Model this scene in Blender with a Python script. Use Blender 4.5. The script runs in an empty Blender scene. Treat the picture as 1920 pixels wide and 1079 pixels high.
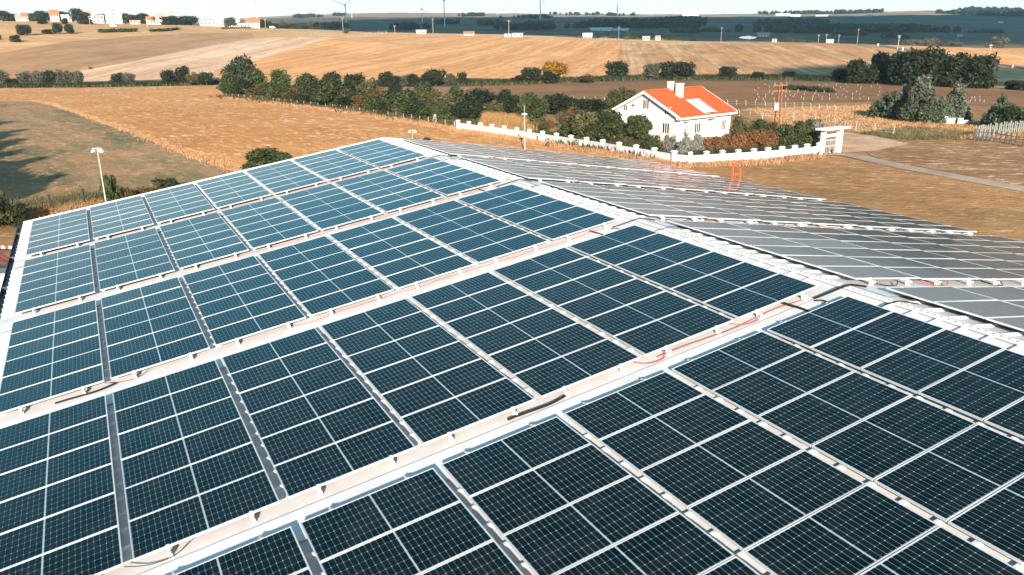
import bpy, bmesh, math, random
import numpy as np
from mathutils import Vector, Matrix, Euler, Quaternion
from mathutils.geometry import tessellate_polygon
R = math.radians
rnd = random.Random(7)
scene = bpy.context.scene
COL = scene.collection

# ------------------------------------------------------------------ camera
CZ = 15.4                                   # camera height above the ground by the shed
FPX = 1521.0                                # focal length in pixels of the 1920 px photograph
MC = np.array([[0.999927876, -0.00362335, -0.01145051],
               [-0.01201012, -0.30166974, -0.95333684],
               [0.0, 0.9534056, -0.3016915]])   # rows: image right, image down, view direction
cam_d = bpy.data.cameras.new('camera')
cam = bpy.data.objects.new('camera', cam_d)
COL.objects.link(cam)
cam_d.sensor_width = 36.0
cam_d.lens = FPX / 1920.0 * 36.0
cam_d.clip_start = 0.1
cam_d.clip_end = 30000
m3 = Matrix((MC[0], -MC[1], -MC[2])).transposed()
cam.matrix_world = Matrix.Translation((0, 0, CZ)) @ m3.to_4x4()
scene.camera = cam

# ------------------------------------------------------------------ sky, sun, exposure
SUN_EL, SUN_AZ = 18.8, -1.0                 # elevation; heading of the shadows, degrees right of +Y
w = bpy.data.worlds.new('World')
scene.world = w
w.use_nodes = True
nt = w.node_tree
nt.nodes.clear()
out = nt.nodes.new('ShaderNodeOutputWorld')
bg = nt.nodes.new('ShaderNodeBackground')
sky = nt.nodes.new('ShaderNodeTexSky')
sky.sky_type = 'NISHITA'
sky.sun_disc = False
sky.sun_elevation = R(SUN_EL)
sky.sun_rotation = R(180 + SUN_AZ)
sky.altitude = 100
sky.air_density = 1.0
sky.dust_density = 0.5
sky.ozone_density = 1.6
bg.inputs['Strength'].default_value = 0.09
# soft cloud veil of the day, drifting over the whole sky
tc = nt.nodes.new('ShaderNodeTexCoord')
mp = nt.nodes.new('ShaderNodeMapping')
mp.inputs['Scale'].default_value = (1.0, 1.0, 3.2)
ns = nt.nodes.new('ShaderNodeTexNoise')
ns.inputs['Scale'].default_value = 5.5
ns.inputs['Detail'].default_value = 7
ns.inputs['Roughness'].default_value = 0.55
rp = nt.nodes.new('ShaderNodeValToRGB')
rp.color_ramp.elements[0].position = 0.46
rp.color_ramp.elements[0].color = (0, 0, 0, 1)
rp.color_ramp.elements[1].position = 0.64
rp.color_ramp.elements[1].color = (0.75, 0.75, 0.75, 1)
mx = nt.nodes.new('ShaderNodeMixRGB')
mx.inputs['Color2'].default_value = (5.6, 5.4, 5.5, 1)
nt.links.new(tc.outputs['Generated'], mp.inputs['Vector'])
nt.links.new(mp.outputs[0], ns.inputs['Vector'])
nt.links.new(ns.outputs['Fac'], rp.inputs['Fac'])
hs = nt.nodes.new('ShaderNodeMixRGB')            # the clear, deep teal blue of this day
hs.blend_type = 'MULTIPLY'
hs.inputs['Fac'].default_value = 1.0
hs.inputs['Color2'].default_value = (0.34, 1.04, 1.03, 1)
nt.links.new(sky.outputs[0], hs.inputs['Color1'])
nt.links.new(hs.outputs[0], mx.inputs['Color1'])
sp = nt.nodes.new('ShaderNodeSeparateXYZ')       # fair-weather clouds low over the horizon, clear overhead
el = nt.nodes.new('ShaderNodeMapRange')
el.inputs['From Min'].default_value = 0.05
el.inputs['From Max'].default_value = 0.32
el.inputs['To Min'].default_value = 1.0
el.inputs['To Max'].default_value = 0.0
ml = nt.nodes.new('ShaderNodeMath')
ml.operation = 'MULTIPLY'
nt.links.new(tc.outputs['Generated'], sp.inputs[0])
nt.links.new(sp.outputs['Z'], el.inputs['Value'])
nt.links.new(el.outputs[0], ml.inputs[0])
nt.links.new(rp.outputs['Color'], ml.inputs[1])
hb = nt.nodes.new('ShaderNodeMapRange')          # white haze low on the horizon
hb.inputs['From Min'].default_value = 0.07
hb.inputs['From Max'].default_value = 0.28
hb.inputs['To Min'].default_value = 0.97
hb.inputs['To Max'].default_value = 0.0
nt.links.new(sp.outputs['Z'], hb.inputs['Value'])
mm = nt.nodes.new('ShaderNodeMath')
mm.operation = 'MAXIMUM'
nt.links.new(ml.outputs[0], mm.inputs[0])
nt.links.new(hb.outputs[0], mm.inputs[1])
nt.links.new(mm.outputs[0], mx.inputs['Fac'])
nt.links.new(mx.outputs[0], bg.inputs['Color'])
nt.links.new(bg.outputs[0], out.inputs['Surface'])

sun_d = bpy.data.lights.new('sun', 'SUN')
sun_d.energy = 5.0
sun_d.angle = R(0.53)
sun_d.color = (1.0, 0.87, 0.74)
sun = bpy.data.objects.new('sun', sun_d)
COL.objects.link(sun)
SUN_DIR = Vector((math.sin(R(SUN_AZ)) * math.cos(R(SUN_EL)), math.cos(R(SUN_AZ)) * math.cos(R(SUN_EL)), -math.sin(R(SUN_EL))))
sun.rotation_euler = SUN_DIR.to_track_quat('-Z', 'Y').to_euler()
sun.location = (0, -200, 120)

vs = scene.view_settings
vs.view_transform = 'Standard'
vs.look = 'None'
vs.exposure = 1.28
vs.gamma = 1.0
vs.use_curve_mapping = False
scene.render.engine = 'CYCLES'
scene.cycles.use_denoising = True
scene.cycles.max_bounces = 6
scene.cycles.diffuse_bounces = 3
scene.cycles.glossy_bounces = 3
scene.cycles.transmission_bounces = 3
scene.cycles.transparent_max_bounces = 4
scene.cycles.volume_bounces = 0

# ------------------------------------------------------------------ terrain height
def pix_dir(px, py):
    return MC.T @ np.array([(px - 960) / FPX, (py - 539.5) / FPX, 1.0])

def z_at(px, py, d):                        # height of a point d metres ahead that shows at this pixel
    v = pix_dir(px, py)
    return CZ + d * v[2] / v[1]

def project(p):
    v = MC @ (np.array(p, float) - np.array([0, 0, CZ]))
    return 960 + FPX * v[0] / v[2], 539.5 + FPX * v[1] / v[2], v[2]

PROFILE = {   # image column: (distance ahead, image row) or (distance, None, height) of the ground there
    -400: [(330, 163), (450, 106), (650, 50), (760, 42), (900, 37), (1500, None, 20), (3000, None, 40), (5000, None, 60)],
    0: [(330, 160), (450, 101), (650, 48), (760, 41), (900, 37), (1500, None, 15), (3000, None, 30), (5000, None, 60)],
    300: [(330, 157), (450, 106), (650, 60), (780, 49), (900, 45), (1500, None, 12), (2500, None, 25), (4500, None, 60)],
    480: [(330, 157), (480, 108), (640, 71), (800, 52), (900, 50), (1300, None, 8), (2000, 47), (3000, 36), (4500, 32)],
    700: [(330, 158), (480, 108), (650, 71), (790, 59), (950, None, 14), (1400, 55), (2200, 46), (3200, 34), (4500, 23)],
    960: [(330, 155), (480, 110), (640, 81), (780, 65), (900, None, 10), (1300, 58), (2200, 42), (3200, 33), (4500, 25)],
    1200: [(330, 150), (480, 112), (620, 86), (740, 73), (900, None, 2), (1300, 64), (2200, 44), (3200, 33), (4500, 27)],
    1440: [(330, 150), (450, 111), (580, 84), (680, 77), (850, None, 0), (1300, 67), (2200, 46), (3200, 33), (4500, 26)],
    1600: [(320, 152), (420, 113), (520, 84), (620, 81), (800, None, -6), (1300, 70), (2200, 50), (3200, 31), (4500, 23)],
    1750: [(310, 155), (370, 121), (480, 93), (560, 86), (800, None, -9), (1300, 72), (2200, 52), (3200, 29), (4500, 19)],
    1920: [(300, 160), (365, 136), (450, 108), (580, 88), (800, None, -11), (1300, 75), (2200, 55), (3200, 29), (4500, 17)],
    2320: [(300, 165), (365, 142), (450, 112), (580, 92), (800, None, -11), (1300, 77), (2200, 56), (3200, 30), (4500, 16)],
}
_dg = np.concatenate([np.arange(0, 150, 5.0), np.geomspace(150, 9500, 240)])
_sg, _tab = [], []
for _x, _pts in PROFILE.items():
    _sg.append((_x - 960) / FPX / 1.045)
    _d = [0, 125]
    _z = [0.0, 0.0]
    for _p in _pts:
        _d.append(_p[0])
        _z.append(_p[2] if len(_p) == 3 else z_at(_x, _p[1], _p[0]))
    _d += [6000, 9500]
    _z += [_z[-1] - 15, _z[-1] - 40]
    _zz = np.interp(_dg, _d, _z)
    _k = np.exp(-0.5 * (np.arange(-6, 7) / 2.4) ** 2)
    _k /= _k.sum()
    _zs = np.convolve(np.pad(_zz, 6, mode='edge'), _k, mode='valid')
    _tab.append(_zs)
_sg = np.array(_sg)
_sf = np.linspace(_sg[0], _sg[-1], 90)
_tab = np.array(_tab)
_tf = np.array([[np.interp(s, _sg, _tab[:, j]) for j in range(len(_dg))] for s in _sf])
_k = np.exp(-0.5 * (np.arange(-4, 5) / 1.8) ** 2)
_k /= _k.sum()
_tf = np.apply_along_axis(lambda c: np.convolve(np.pad(c, 4, mode='edge'), _k, mode='valid'), 0, _tf)

def T(x, y):                                # terrain height, arrays or numbers
    x = np.asarray(x, float)
    y = np.asarray(y, float)
    yy = np.clip(y, 0, 9499)
    s = np.clip(x / np.maximum(yy, 30), _sf[0], _sf[-1] - 1e-6)
    i = (s - _sf[0]) / (_sf[1] - _sf[0])
    i0 = np.clip(np.floor(i).astype(int), 0, len(_sf) - 2)
    fi = i - i0
    j0 = np.clip(np.searchsorted(_dg, yy, side='right') - 1, 0, len(_dg) - 2)
    fj = (yy - _dg[j0]) / (_dg[j0 + 1] - _dg[j0])
    z = (_tf[i0, j0] * (1 - fi) * (1 - fj) + _tf[i0 + 1, j0] * fi * (1 - fj)
         + _tf[i0, j0 + 1] * (1 - fi) * fj + _tf[i0 + 1, j0 + 1] * fi * fj)
    und = 0.5 * np.sin(x * 0.021 + 1.0) * np.cos(y * 0.017) + 0.25 * np.sin(x * 0.05 + y * 0.043)
    return z + und * np.clip((yy - 140) / 250, 0, 1) * (1 + yy / 1500)

_ts = np.concatenate([np.arange(20, 160, 0.5), np.geomspace(160, 9000, 1600)])
def at(px, py, dmax=9000):                  # the point of the ground seen at a pixel of the photograph
    v = pix_dir(px, py)
    v = v / v[1]
    xs, zs = v[0] * _ts, CZ + v[2] * _ts
    below = zs <= T(xs, _ts)
    if below.any():
        k = int(np.argmax(below))
        lo, hi = _ts[max(k - 1, 0)], _ts[k]
        for _ in range(20):
            mid = 0.5 * (lo + hi)
            if CZ + v[2] * mid <= float(T(v[0] * mid, mid)):
                hi = mid
            else:
                lo = mid
        d = min(hi, dmax)
    else:
        d = dmax
    return Vector((v[0] * d, d, float(T(v[0] * d, d))))

def ground(x, y):
    return Vector((x, y, float(T(x, y))))

def z_top(p, py):                           # height above p that shows at image row py
    b = (py - 539.5) / FPX
    a = MC[1] - b * MC[2]
    return float(CZ - (a[0] * p[0] + a[1] * p[1]) / a[2] - p[2])

def px_size(p):                             # metres per photograph pixel at p
    return float(project(p)[2] / FPX)

# ------------------------------------------------------------------ mesh helpers
class MB:
    def __init__(self):
        self.v, self.f, self.m = [], [], []

    def quad(self, a, b, c, d, mi=0):
        n = len(self.v)
        self.v += [tuple(a), tuple(b), tuple(c), tuple(d)]
        self.f.append((n, n + 1, n + 2, n + 3))
        self.m.append(mi)

    def poly(self, pts, mi=0):
        n = len(self.v)
        self.v += [tuple(p) for p in pts]
        self.f.append(tuple(range(n, n + len(pts))))
        self.m.append(mi)

    def box(self, x0, x1, y0, y1, z0, z1, mi=0, M=None):
        n = len(self.v)
        c = [(x0, y0, z0), (x1, y0, z0), (x1, y1, z0), (x0, y1, z0), (x0, y0, z1), (x1, y0, z1), (x1, y1, z1), (x0, y1, z1)]
        if M is not None:
            c = [tuple(M @ Vector(p)) for p in c]
        self.v += c
        for q in ((3, 2, 1, 0), (4, 5, 6, 7), (0, 1, 5, 4), (1, 2, 6, 5), (2, 3, 7, 6), (3, 0, 4, 7)):
            self.f.append(tuple(n + k for k in q))
            self.m.append(mi)

    def tube(self, pts, r, n=6, mi=0, cap=True):
        pts = [Vector(p) for p in pts]
        rs = r if isinstance(r, (list, tuple)) else [r] * len(pts)
        base = len(self.v)
        for i, p in enumerate(pts):
            t = (pts[min(i + 1, len(pts) - 1)] - pts[max(i - 1, 0)]).normalized()
            u = t.cross(Vector((0, 0, 1)))
            if u.length < 1e-3:
                u = Vector((1, 0, 0))
            u.normalize()
            q = t.cross(u)
            for k in range(n):
                a = 2 * math.pi * k / n
                self.v.append(tuple(p + rs[i] * (math.cos(a) * u + math.sin(a) * q)))
        for i in range(len(pts) - 1):
            for k in range(n):
                a, b = base + i * n + k, base + i * n + (k + 1) % n
                self.f.append((a, b, b + n, a + n))
                self.m.append(mi)
        if cap:
            self.f.append(tuple(base + k for k in range(n))[::-1])
            self.m.append(mi)
            self.f.append(tuple(base + (len(pts) - 1) * n + k for k in range(n)))
            self.m.append(mi)

    def prism(self, pts, z0, z1, mi=0):     # plan outline raised from z0 to z1
        n = len(self.v)
        k = len(pts)
        self.v += [(p[0], p[1], z0) for p in pts] + [(p[0], p[1], z1) for p in pts]
        self.f.append(tuple(range(n, n + k))[::-1])
        self.f.append(tuple(range(n + k, n + 2 * k)))
        self.m += [mi, mi]
        for i in range(k):
            j = (i + 1) % k
            self.f.append((n + i, n + j, n + k + j, n + k + i))
            self.m.append(mi)

    def mesh(self, name, mats, smooth=False):
        me = bpy.data.meshes.new(name)
        me.from_pydata(self.v, [], self.f)
        for m in (mats if isinstance(mats, (list, tuple)) else [mats]):
            me.materials.append(m)
        if any(self.m):
            me.polygons.foreach_set('material_index', self.m)
        if smooth:
            me.polygons.foreach_set('use_smooth', [True] * len(me.polygons))
        me.update()
        return me

    def build(self, name, mats, parent=None, smooth=False):
        return link(name, self.mesh(name, mats, smooth), parent)

def link(name, data, parent=None):
    o = bpy.data.objects.new(name, data)
    COL.objects.link(o)
    if parent is not None:
        o.parent = parent
    return o

def tag(o, label=None, cat=None, group=None, kind=None):
    if label:
        o['label'] = label
    if cat:
        o['category'] = cat
    if group:
        o['group'] = group
    if kind:
        o['kind'] = kind
    return o

def thing(name, label, cat, loc=(0, 0, 0), rz=0.0, group=None):
    o = bpy.data.objects.new(name, None)
    COL.objects.link(o)
    o.empty_display_size = 0.3
    o.location = loc
    o.rotation_euler = (0, 0, rz)
    return tag(o, label, cat, group)

def copy_tree(root, label=None, group=None):
    r = root.copy()
    COL.objects.link(r)
    if label:
        r['label'] = label
    if group:
        r['group'] = group
    for ch in root.children:
        c = ch.copy()
        COL.objects.link(c)
        c.parent = r
        for g in ch.children:
            d = g.copy()
            COL.objects.link(d)
            d.parent = c
    return r

ORD = ['first', 'second', 'third', 'fourth', 'fifth', 'sixth', 'seventh', 'eighth', 'ninth', 'tenth', 'eleventh', 'twelfth',
       'thirteenth', 'fourteenth', 'fifteenth', 'sixteenth', 'seventeenth', 'eighteenth', 'nineteenth', 'twentieth',
       'twenty-first', 'twenty-second', 'twenty-third', 'twenty-fourth', 'twenty-fifth', 'twenty-sixth', 'twenty-seventh', 'twenty-eighth']

# ------------------------------------------------------------------ materials
def mat(name, col, rough=0.6, metal=0.0, spec=0.5, var=0.0, scale=3.0, col2=None, bump=0.0, bscale=None, emit=None):
    m = bpy.data.materials.new(name)
    m.use_nodes = True
    n, l = m.node_tree.nodes, m.node_tree.links
    b = n['Principled BSDF']
    b.inputs['Base Color'].default_value = (*col, 1)
    b.inputs['Roughness'].default_value = rough
    b.inputs['Metallic'].default_value = metal
    b.inputs['Specular IOR Level'].default_value = spec
    if var or bump:
        t = n.new('ShaderNodeTexCoord')
        nz = n.new('ShaderNodeTexNoise')
        nz.inputs['Scale'].default_value = scale
        nz.inputs['Detail'].default_value = 6
        nz.inputs['Roughness'].default_value = 0.6
        l.new(t.outputs['Object'], nz.inputs['Vector'])
        if var:
            c2 = col2 or tuple(c * (1 - var) for c in col)
            x = n.new('ShaderNodeMixRGB')
            x.inputs['Color1'].default_value = (*col, 1)
            x.inputs['Color2'].default_value = (*c2, 1)
            r = n.new('ShaderNodeMapRange')
            r.inputs['From Min'].default_value = 0.4
            r.inputs['From Max'].default_value = 0.68
            l.new(nz.outputs['Fac'], r.inputs['Value'])
            l.new(r.outputs[0], x.inputs['Fac'])
            l.new(x.outputs[0], b.inputs['Base Color'])
        if bump:
            bp = n.new('ShaderNodeBump')
            bp.inputs['Strength'].default_value = bump
            bp.inputs['Distance'].default_value = 0.05
            nz2 = n.new('ShaderNodeTexNoise')
            nz2.inputs['Scale'].default_value = bscale or scale * 4
            nz2.inputs['Detail'].default_value = 4
            l.new(t.outputs['Object'], nz2.inputs['Vector'])
            l.new(nz2.outputs['Fac'], bp.inputs['Height'])
            l.new(bp.outputs[0], b.inputs['Normal'])
    return m

def field_mat(name, c1, c2, straw, ang=0.0, row=3.0, row_amt=0.35, straw_amt=0.5, patch=0.02, fine=1.0, stretch=6.0, green=None, green_amt=0.0, bump=0.5, thr=0.52):
    """soil or stubble: broad patches of c1 and c2, drill rows along ang, flecks of straw, green regrowth in patches"""
    m = bpy.data.materials.new(name)
    m.use_nodes = True
    n, l = m.node_tree.nodes, m.node_tree.links
    b = n['Principled BSDF']
    b.inputs['Roughness'].default_value = 0.95
    b.inputs['Specular IOR Level'].default_value = 0.1
    t = n.new('ShaderNodeTexCoord')
    mp = n.new('ShaderNodeMapping')
    mp.inputs['Rotation'].default_value = (0, 0, -ang)
    l.new(t.outputs['Object'], mp.inputs['Vector'])

    def noise(vec, sc, det=5, ro=0.6, loc=(0, 0, 0), scl=None):
        q = n.new('ShaderNodeMapping')
        q.inputs['Location'].default_value = loc
        if scl:
            q.inputs['Scale'].default_value = scl
        l.new(vec, q.inputs['Vector'])
        z = n.new('ShaderNodeTexNoise')
        z.inputs['Scale'].default_value = sc
        z.inputs['Detail'].default_value = det
        z.inputs['Roughness'].default_value = ro
        l.new(q.outputs[0], z.inputs['Vector'])
        return z.outputs['Fac']

    def rng(v, a, c, lo=0.0, hi=1.0):
        r = n.new('ShaderNodeMapRange')
        r.inputs['From Min'].default_value = a
        r.inputs['From Max'].default_value = c
        r.inputs['To Min'].default_value = lo
        r.inputs['To Max'].default_value = hi
        l.new(v, r.inputs['Value'])
        return r.outputs[0]

    def mix(f, a, c):
        x = n.new('ShaderNodeMixRGB')
        l.new(f, x.inputs['Fac'])
        for s, k in ((a, 'Color1'), (c, 'Color2')):
            if isinstance(s, tuple):
                x.inputs[k].default_value = (*s, 1)
            else:
                l.new(s, x.inputs[k])
        return x.outputs[0]
    obj = t.outputs['Object']
    rot = mp.outputs[0]
    big = noise(obj, patch, 5, 0.6)
    col = mix(rng(big, 0.38, 0.62), c1, c2)
    # long faint bands along the drill rows, broken up by noise
    lg = 0.012 if row < 4 else 0.003
    rows = noise(rot, 1.0, 3, 0.6, (3, 1, 0), (lg, 1.0 / row, 0.0))
    col = mix(rng(rows, 0.46, 0.66, 0.0, row_amt), col, straw)
    rows2 = noise(rot, 1.0, 3, 0.7, (31, 7, 0), (lg, 0.45 / row, 0.0))
    col = mix(rng(rows2, 0.5, 0.72, 0.0, row_amt), col, tuple(k * 0.62 for k in c1))
    if green is not None:
        gp = noise(rot, 1.0, 5, 0.6, (5, 9, 0), (0.02, 0.07, 0))
        col = mix(rng(gp, 0.5, 0.62, 0.0, green_amt), col, green)
    sp = noise(rot, fine, 5, 0.7, (0, 0, 0), (1.0 / stretch, 1.0, 1.0))
    sp2 = noise(obj, 0.05, 3, 0.6, (17, 3, 0))
    mul = n.new('ShaderNodeMath')
    mul.operation = 'MULTIPLY'
    l.new(rng(sp, thr, thr + 0.09, 0.0, straw_amt), mul.inputs[0])
    l.new(rng(sp2, 0.3, 0.6, 0.35, 1.0), mul.inputs[1])
    col = mix(mul.outputs[0], col, straw)
    dk = noise(rot, fine * 1.7, 4, 0.7, (40, 2, 0), (1.0 / stretch, 1.0, 1.0))
    col = mix(rng(dk, 0.53, 0.66, 0.0, 0.5), col, tuple(k * 0.5 for k in c1))
    cl = noise(obj, fine * 0.22, 4, 0.65, (9, 70, 0))
    col = mix(rng(cl, 0.5, 0.62, 0.0, 0.3), col, tuple(k * 0.6 for k in c2))
    l.new(col, b.inputs['Base Color'])
    bp = n.new('ShaderNodeBump')
    bp.inputs['Strength'].default_value = bump
    bp.inputs['Distance'].default_value = 0.25
    l.new(dk, bp.inputs['Height'])
    l.new(bp.outputs[0], b.inputs['Normal'])
    return m

def leaf_mat(name, col, col2, trans=0.25):
    m = bpy.data.materials.new(name)
    m.use_nodes = True
    n, l = m.node_tree.nodes, m.node_tree.links
    b = n['Principled BSDF']
    o = n['Material Output']
    b.inputs['Roughness'].default_value = 0.55
    b.inputs['Specular IOR Level'].default_value = 0.25
    t = n.new('ShaderNodeTexCoord')
    nz = n.new('ShaderNodeTexNoise')
    nz.inputs['Scale'].default_value = 5.0
    nz.inputs['Detail'].default_value = 5
    nz.inputs['Roughness'].default_value = 0.7
    l.new(t.outputs['Object'], nz.inputs['Vector'])
    x = n.new('ShaderNodeMixRGB')
    x.inputs['Color1'].default_value = (*col, 1)
    x.inputs['Color2'].default_value = (*col2, 1)
    r = n.new('ShaderNodeMapRange')
    r.inputs['From Min'].default_value = 0.38
    r.inputs['From Max'].default_value = 0.66
    l.new(nz.outputs['Fac'], r.inputs['Value'])
    l.new(r.outputs[0], x.inputs['Fac'])
    oi = n.new('ShaderNodeObjectInfo')
    h = n.new('ShaderNodeHueSaturation')
    r1 = n.new('ShaderNodeMapRange')
    r1.inputs['To Min'].default_value = 0.75
    r1.inputs['To Max'].default_value = 1.25
    l.new(oi.outputs['Random'], r1.inputs['Value'])
    l.new(r1.outputs[0], h.inputs['Value'])
    l.new(x.outputs[0], h.inputs['Color'])
    l.new(h.outputs[0], b.inputs['Base Color'])
    tr = n.new('ShaderNodeBsdfTranslucent')
    l.new(h.outputs[0], tr.inputs['Color'])
    ms = n.new('ShaderNodeMixShader')
    ms.inputs['Fac'].default_value = trans
    l.new(b.outputs[0], ms.inputs[1])
    l.new(tr.outputs[0], ms.inputs[2])
    l.new(ms.outputs[0], o.inputs['Surface'])
    return m

# ------------------------------------------------------------------ the land
def _axis(step, lin, ratio, end):
    a = list(np.arange(0, lin, step))
    while a[-1] < end:
        a.append(a[-1] + max(step, a[-1] * ratio))
    return a
_ya = np.array([-260, -180, -120, -80, -50, -25] + _axis(4.0, 150, 0.02, 9300))
_xp = _axis(5.0, 150, 0.033, 7600)
_xa = np.array([-v for v in _xp[:0:-1]] + _xp)
_GX, _GY = np.meshgrid(_xa, _ya)
_GZ = T(_GX, _GY)
_nx, _ny = len(_xa), len(_ya)
_P = np.stack([_GX.ravel(), _GY.ravel(), _GZ.ravel()], 1)
_i = np.arange(_nx - 1)[None, :] + (np.arange(_ny - 1) * _nx)[:, None]
_i = _i.ravel()
_TRI = np.concatenate([np.stack([_i, _i + 1, _i + 1 + _nx], 1), np.stack([_i, _i + 1 + _nx, _i + _nx], 1)])
_TC = _P[_TRI]                               # triangles x corners x 3
_TMIN, _TMAX = _TC[:, :, :2].min(1), _TC[:, :, :2].max(1)

def mesh_from(name, V, F, m, smooth=True):
    me = bpy.data.meshes.new(name)
    me.from_pydata(V, [], F)
    me.materials.append(m)
    if smooth:
        me.polygons.foreach_set('use_smooth', [True] * len(me.polygons))
    me.update()
    return me

def clip_tri(sub, tri):
    out = sub
    for k in range(3):
        ax, ay = tri[k]
        bx, by = tri[(k + 1) % 3]
        inp, out = out, []
        if not inp:
            return []
        dx, dy = bx - ax, by - ay
        for i in range(len(inp)):
            p, q = inp[i - 1], inp[i]
            sp = dx * (p[1] - ay) - dy * (p[0] - ax)
            sq = dx * (q[1] - ay) - dy * (q[0] - ax)
            if (sp >= 0) != (sq >= 0):
                t = sp / (sp - sq)
                out.append((p[0] + t * (q[0] - p[0]), p[1] + t * (q[1] - p[1])))
            if sq >= 0:
                out.append(q)
    return out

def patch_xy(name, poly, m, lift):
    """a sheet that follows the land, lift metres above it, inside the plan outline poly"""
    pts3 = [Vector((x, y, 0)) for x, y in poly]
    V, F, idx = [], [], {}

    def vid(x, y, tri):
        k = (round(x, 2), round(y, 2))
        if k not in idx:
            a, b, c = tri
            den = (b[1] - c[1]) * (a[0] - c[0]) + (c[0] - b[0]) * (a[1] - c[1])
            u = ((b[1] - c[1]) * (x - c[0]) + (c[0] - b[0]) * (y - c[1])) / den
            v = ((c[1] - a[1]) * (x - c[0]) + (a[0] - c[0]) * (y - c[1])) / den
            idx[k] = len(V)
            V.append((x, y, u * a[2] + v * b[2] + (1 - u - v) * c[2] + lift))
        return idx[k]
    for t in tessellate_polygon([pts3]):
        tri = [tuple(pts3[k][:2]) if not isinstance(k, Vector) else tuple(k[:2]) for k in t]
        ar = (tri[1][0] - tri[0][0]) * (tri[2][1] - tri[0][1]) - (tri[1][1] - tri[0][1]) * (tri[2][0] - tri[0][0])
        if abs(ar) < 1e-6:
            continue
        if ar < 0:
            tri = [tri[0], tri[2], tri[1]]
        ta = np.array(tri)
        cand = np.where((_TMAX >= ta.min(0)).all(1) & (_TMIN <= ta.max(0)).all(1))[0]
        C = _TC[cand][:, :, :2]
        ins = np.ones(C.shape[:2], bool)
        outs = np.zeros(len(cand), bool)
        for k in range(3):
            e = ta[(k + 1) % 3] - ta[k]
            sgn = e[0] * (C[:, :, 1] - ta[k, 1]) - e[1] * (C[:, :, 0] - ta[k, 0])
            ins &= sgn >= 0
            outs |= (sgn < 0).all(1)
        full = ins.all(1)
        for ci, fl, ou in zip(cand, full, outs):
            if ou:
                continue
            g = _TC[ci]
            sub = [(p[0], p[1]) for p in g]
            if not fl:
                sub = clip_tri(sub, tri)
                if len(sub) < 3:
                    continue
            ids = []
            for x, y in sub:
                k = vid(x, y, g)
                if not ids or (ids[-1] != k and ids[0] != k):
                    ids.append(k)
            if len(ids) >= 3:
                F.append(tuple(ids))
    o = link(name, mesh_from(name, V, F, m))
    return tag(o, kind='structure')

def dens(pts, step=30):
    out = []
    for i in range(len(pts)):
        a, b = pts[i], pts[(i + 1) % len(pts)]
        n = max(1, int(math.hypot(b[0] - a[0], b[1] - a[1]) / step))
        out += [(a[0] + (b[0] - a[0]) * k / n, a[1] + (b[1] - a[1]) * k / n) for k in range(n)]
    return out

def patch(name, pix, m, lift, step=30, dmax=9000):
    return patch_xy(name, [tuple(at(x, y, dmax)[:2]) for x, y in dens(pix, step)], m, lift)

def strip(pts, width):                      # outline of a band of this width along plan points
    L_, R_ = [], []
    for i, p in enumerate(pts):
        t = (Vector(pts[min(i + 1, len(pts) - 1)]) - Vector(pts[max(i - 1, 0)])).normalized()
        q = Vector((-t.y, t.x)) * width / 2
        L_.append((p[0] + q.x, p[1] + q.y))
        R_.append((p[0] - q.x, p[1] - q.y))
    return L_ + R_[::-1]

def heading(p0, p1):
    a, b = at(*p0), at(*p1)
    return math.atan2(b.y - a.y, b.x - a.x)

STRAW = (0.62, 0.42, 0.26)
m_ground = field_mat('dry_ground', (0.36, 0.18, 0.08), (0.27, 0.14, 0.06), (0.56, 0.36, 0.20), 0.3, 2.0, 0.15, 0.7, 0.05, 0.8, 2.0, (0.14, 0.125, 0.05), 0.5, thr=0.52)
a_st = heading((430, 200), (850, 262))
m_stub = field_mat('stubble', (0.60, 0.265, 0.092), (0.49, 0.205, 0.066), (0.82, 0.58, 0.34), a_st, 3.0, 0.12, 0.85, 0.02, 1.0, 3.0, bump=0.8, thr=0.525)
a_mw = heading((120, 215), (440, 320))
m_mown = field_mat('mown', (0.38, 0.205, 0.095), (0.21, 0.155, 0.080), (0.52, 0.34, 0.19), a_mw, 5.0, 0.3, 0.75, 0.07, 0.9, 2.2, (0.10, 0.105, 0.05), 0.8, thr=0.515)
a_h1 = heading((560, 140), (900, 72))
m_hill = field_mat('hill_soil', (0.62, 0.295, 0.112), (0.53, 0.235, 0.086), (0.79, 0.50, 0.275), a_h1, 6.0, 0.6, 0.4, 0.008, 0.3, 8.0, bump=0.2)
m_dark = field_mat('hill_dark', (0.43, 0.23, 0.115), (0.35, 0.19, 0.095), (0.54, 0.32, 0.18), heading((100, 140), (440, 80)), 8.0, 0.45, 0.35, 0.008, 0.3, 8.0, (0.22, 0.165, 0.085), 0.4, bump=0.2)
m_pale = field_mat('hill_pale', (0.62, 0.39, 0.245), (0.54, 0.31, 0.18), (0.78, 0.58, 0.43), heading((200, 150), (480, 90)), 7.0, 0.6, 0.4, 0.01, 0.3, 8.0, bump=0.2)
a_fu = heading((1420, 90), (1560, 140))
m_furr = field_mat('furrowed', (0.51, 0.265, 0.12), (0.43, 0.21, 0.09), (0.68, 0.45, 0.28), a_fu, 4.5, 0.85, 0.4, 0.012, 0.3, 10.0, (0.14, 0.125, 0.065), 0.5, bump=0.3)
m_brown = field_mat('brown_soil', (0.25, 0.12, 0.058), (0.19, 0.09, 0.044), (0.40, 0.215, 0.11), 0.1, 3.0, 0.5, 0.4, 0.02, 0.5, 5.0, bump=0.3)
m_clod = field_mat('cloddy_soil', (0.31, 0.155, 0.072), (0.24, 0.12, 0.055), (0.66, 0.46, 0.30), -0.35, 3.0, 0.2, 0.85, 0.05, 0.8, 1.8, bump=1.0, thr=0.535)
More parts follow.
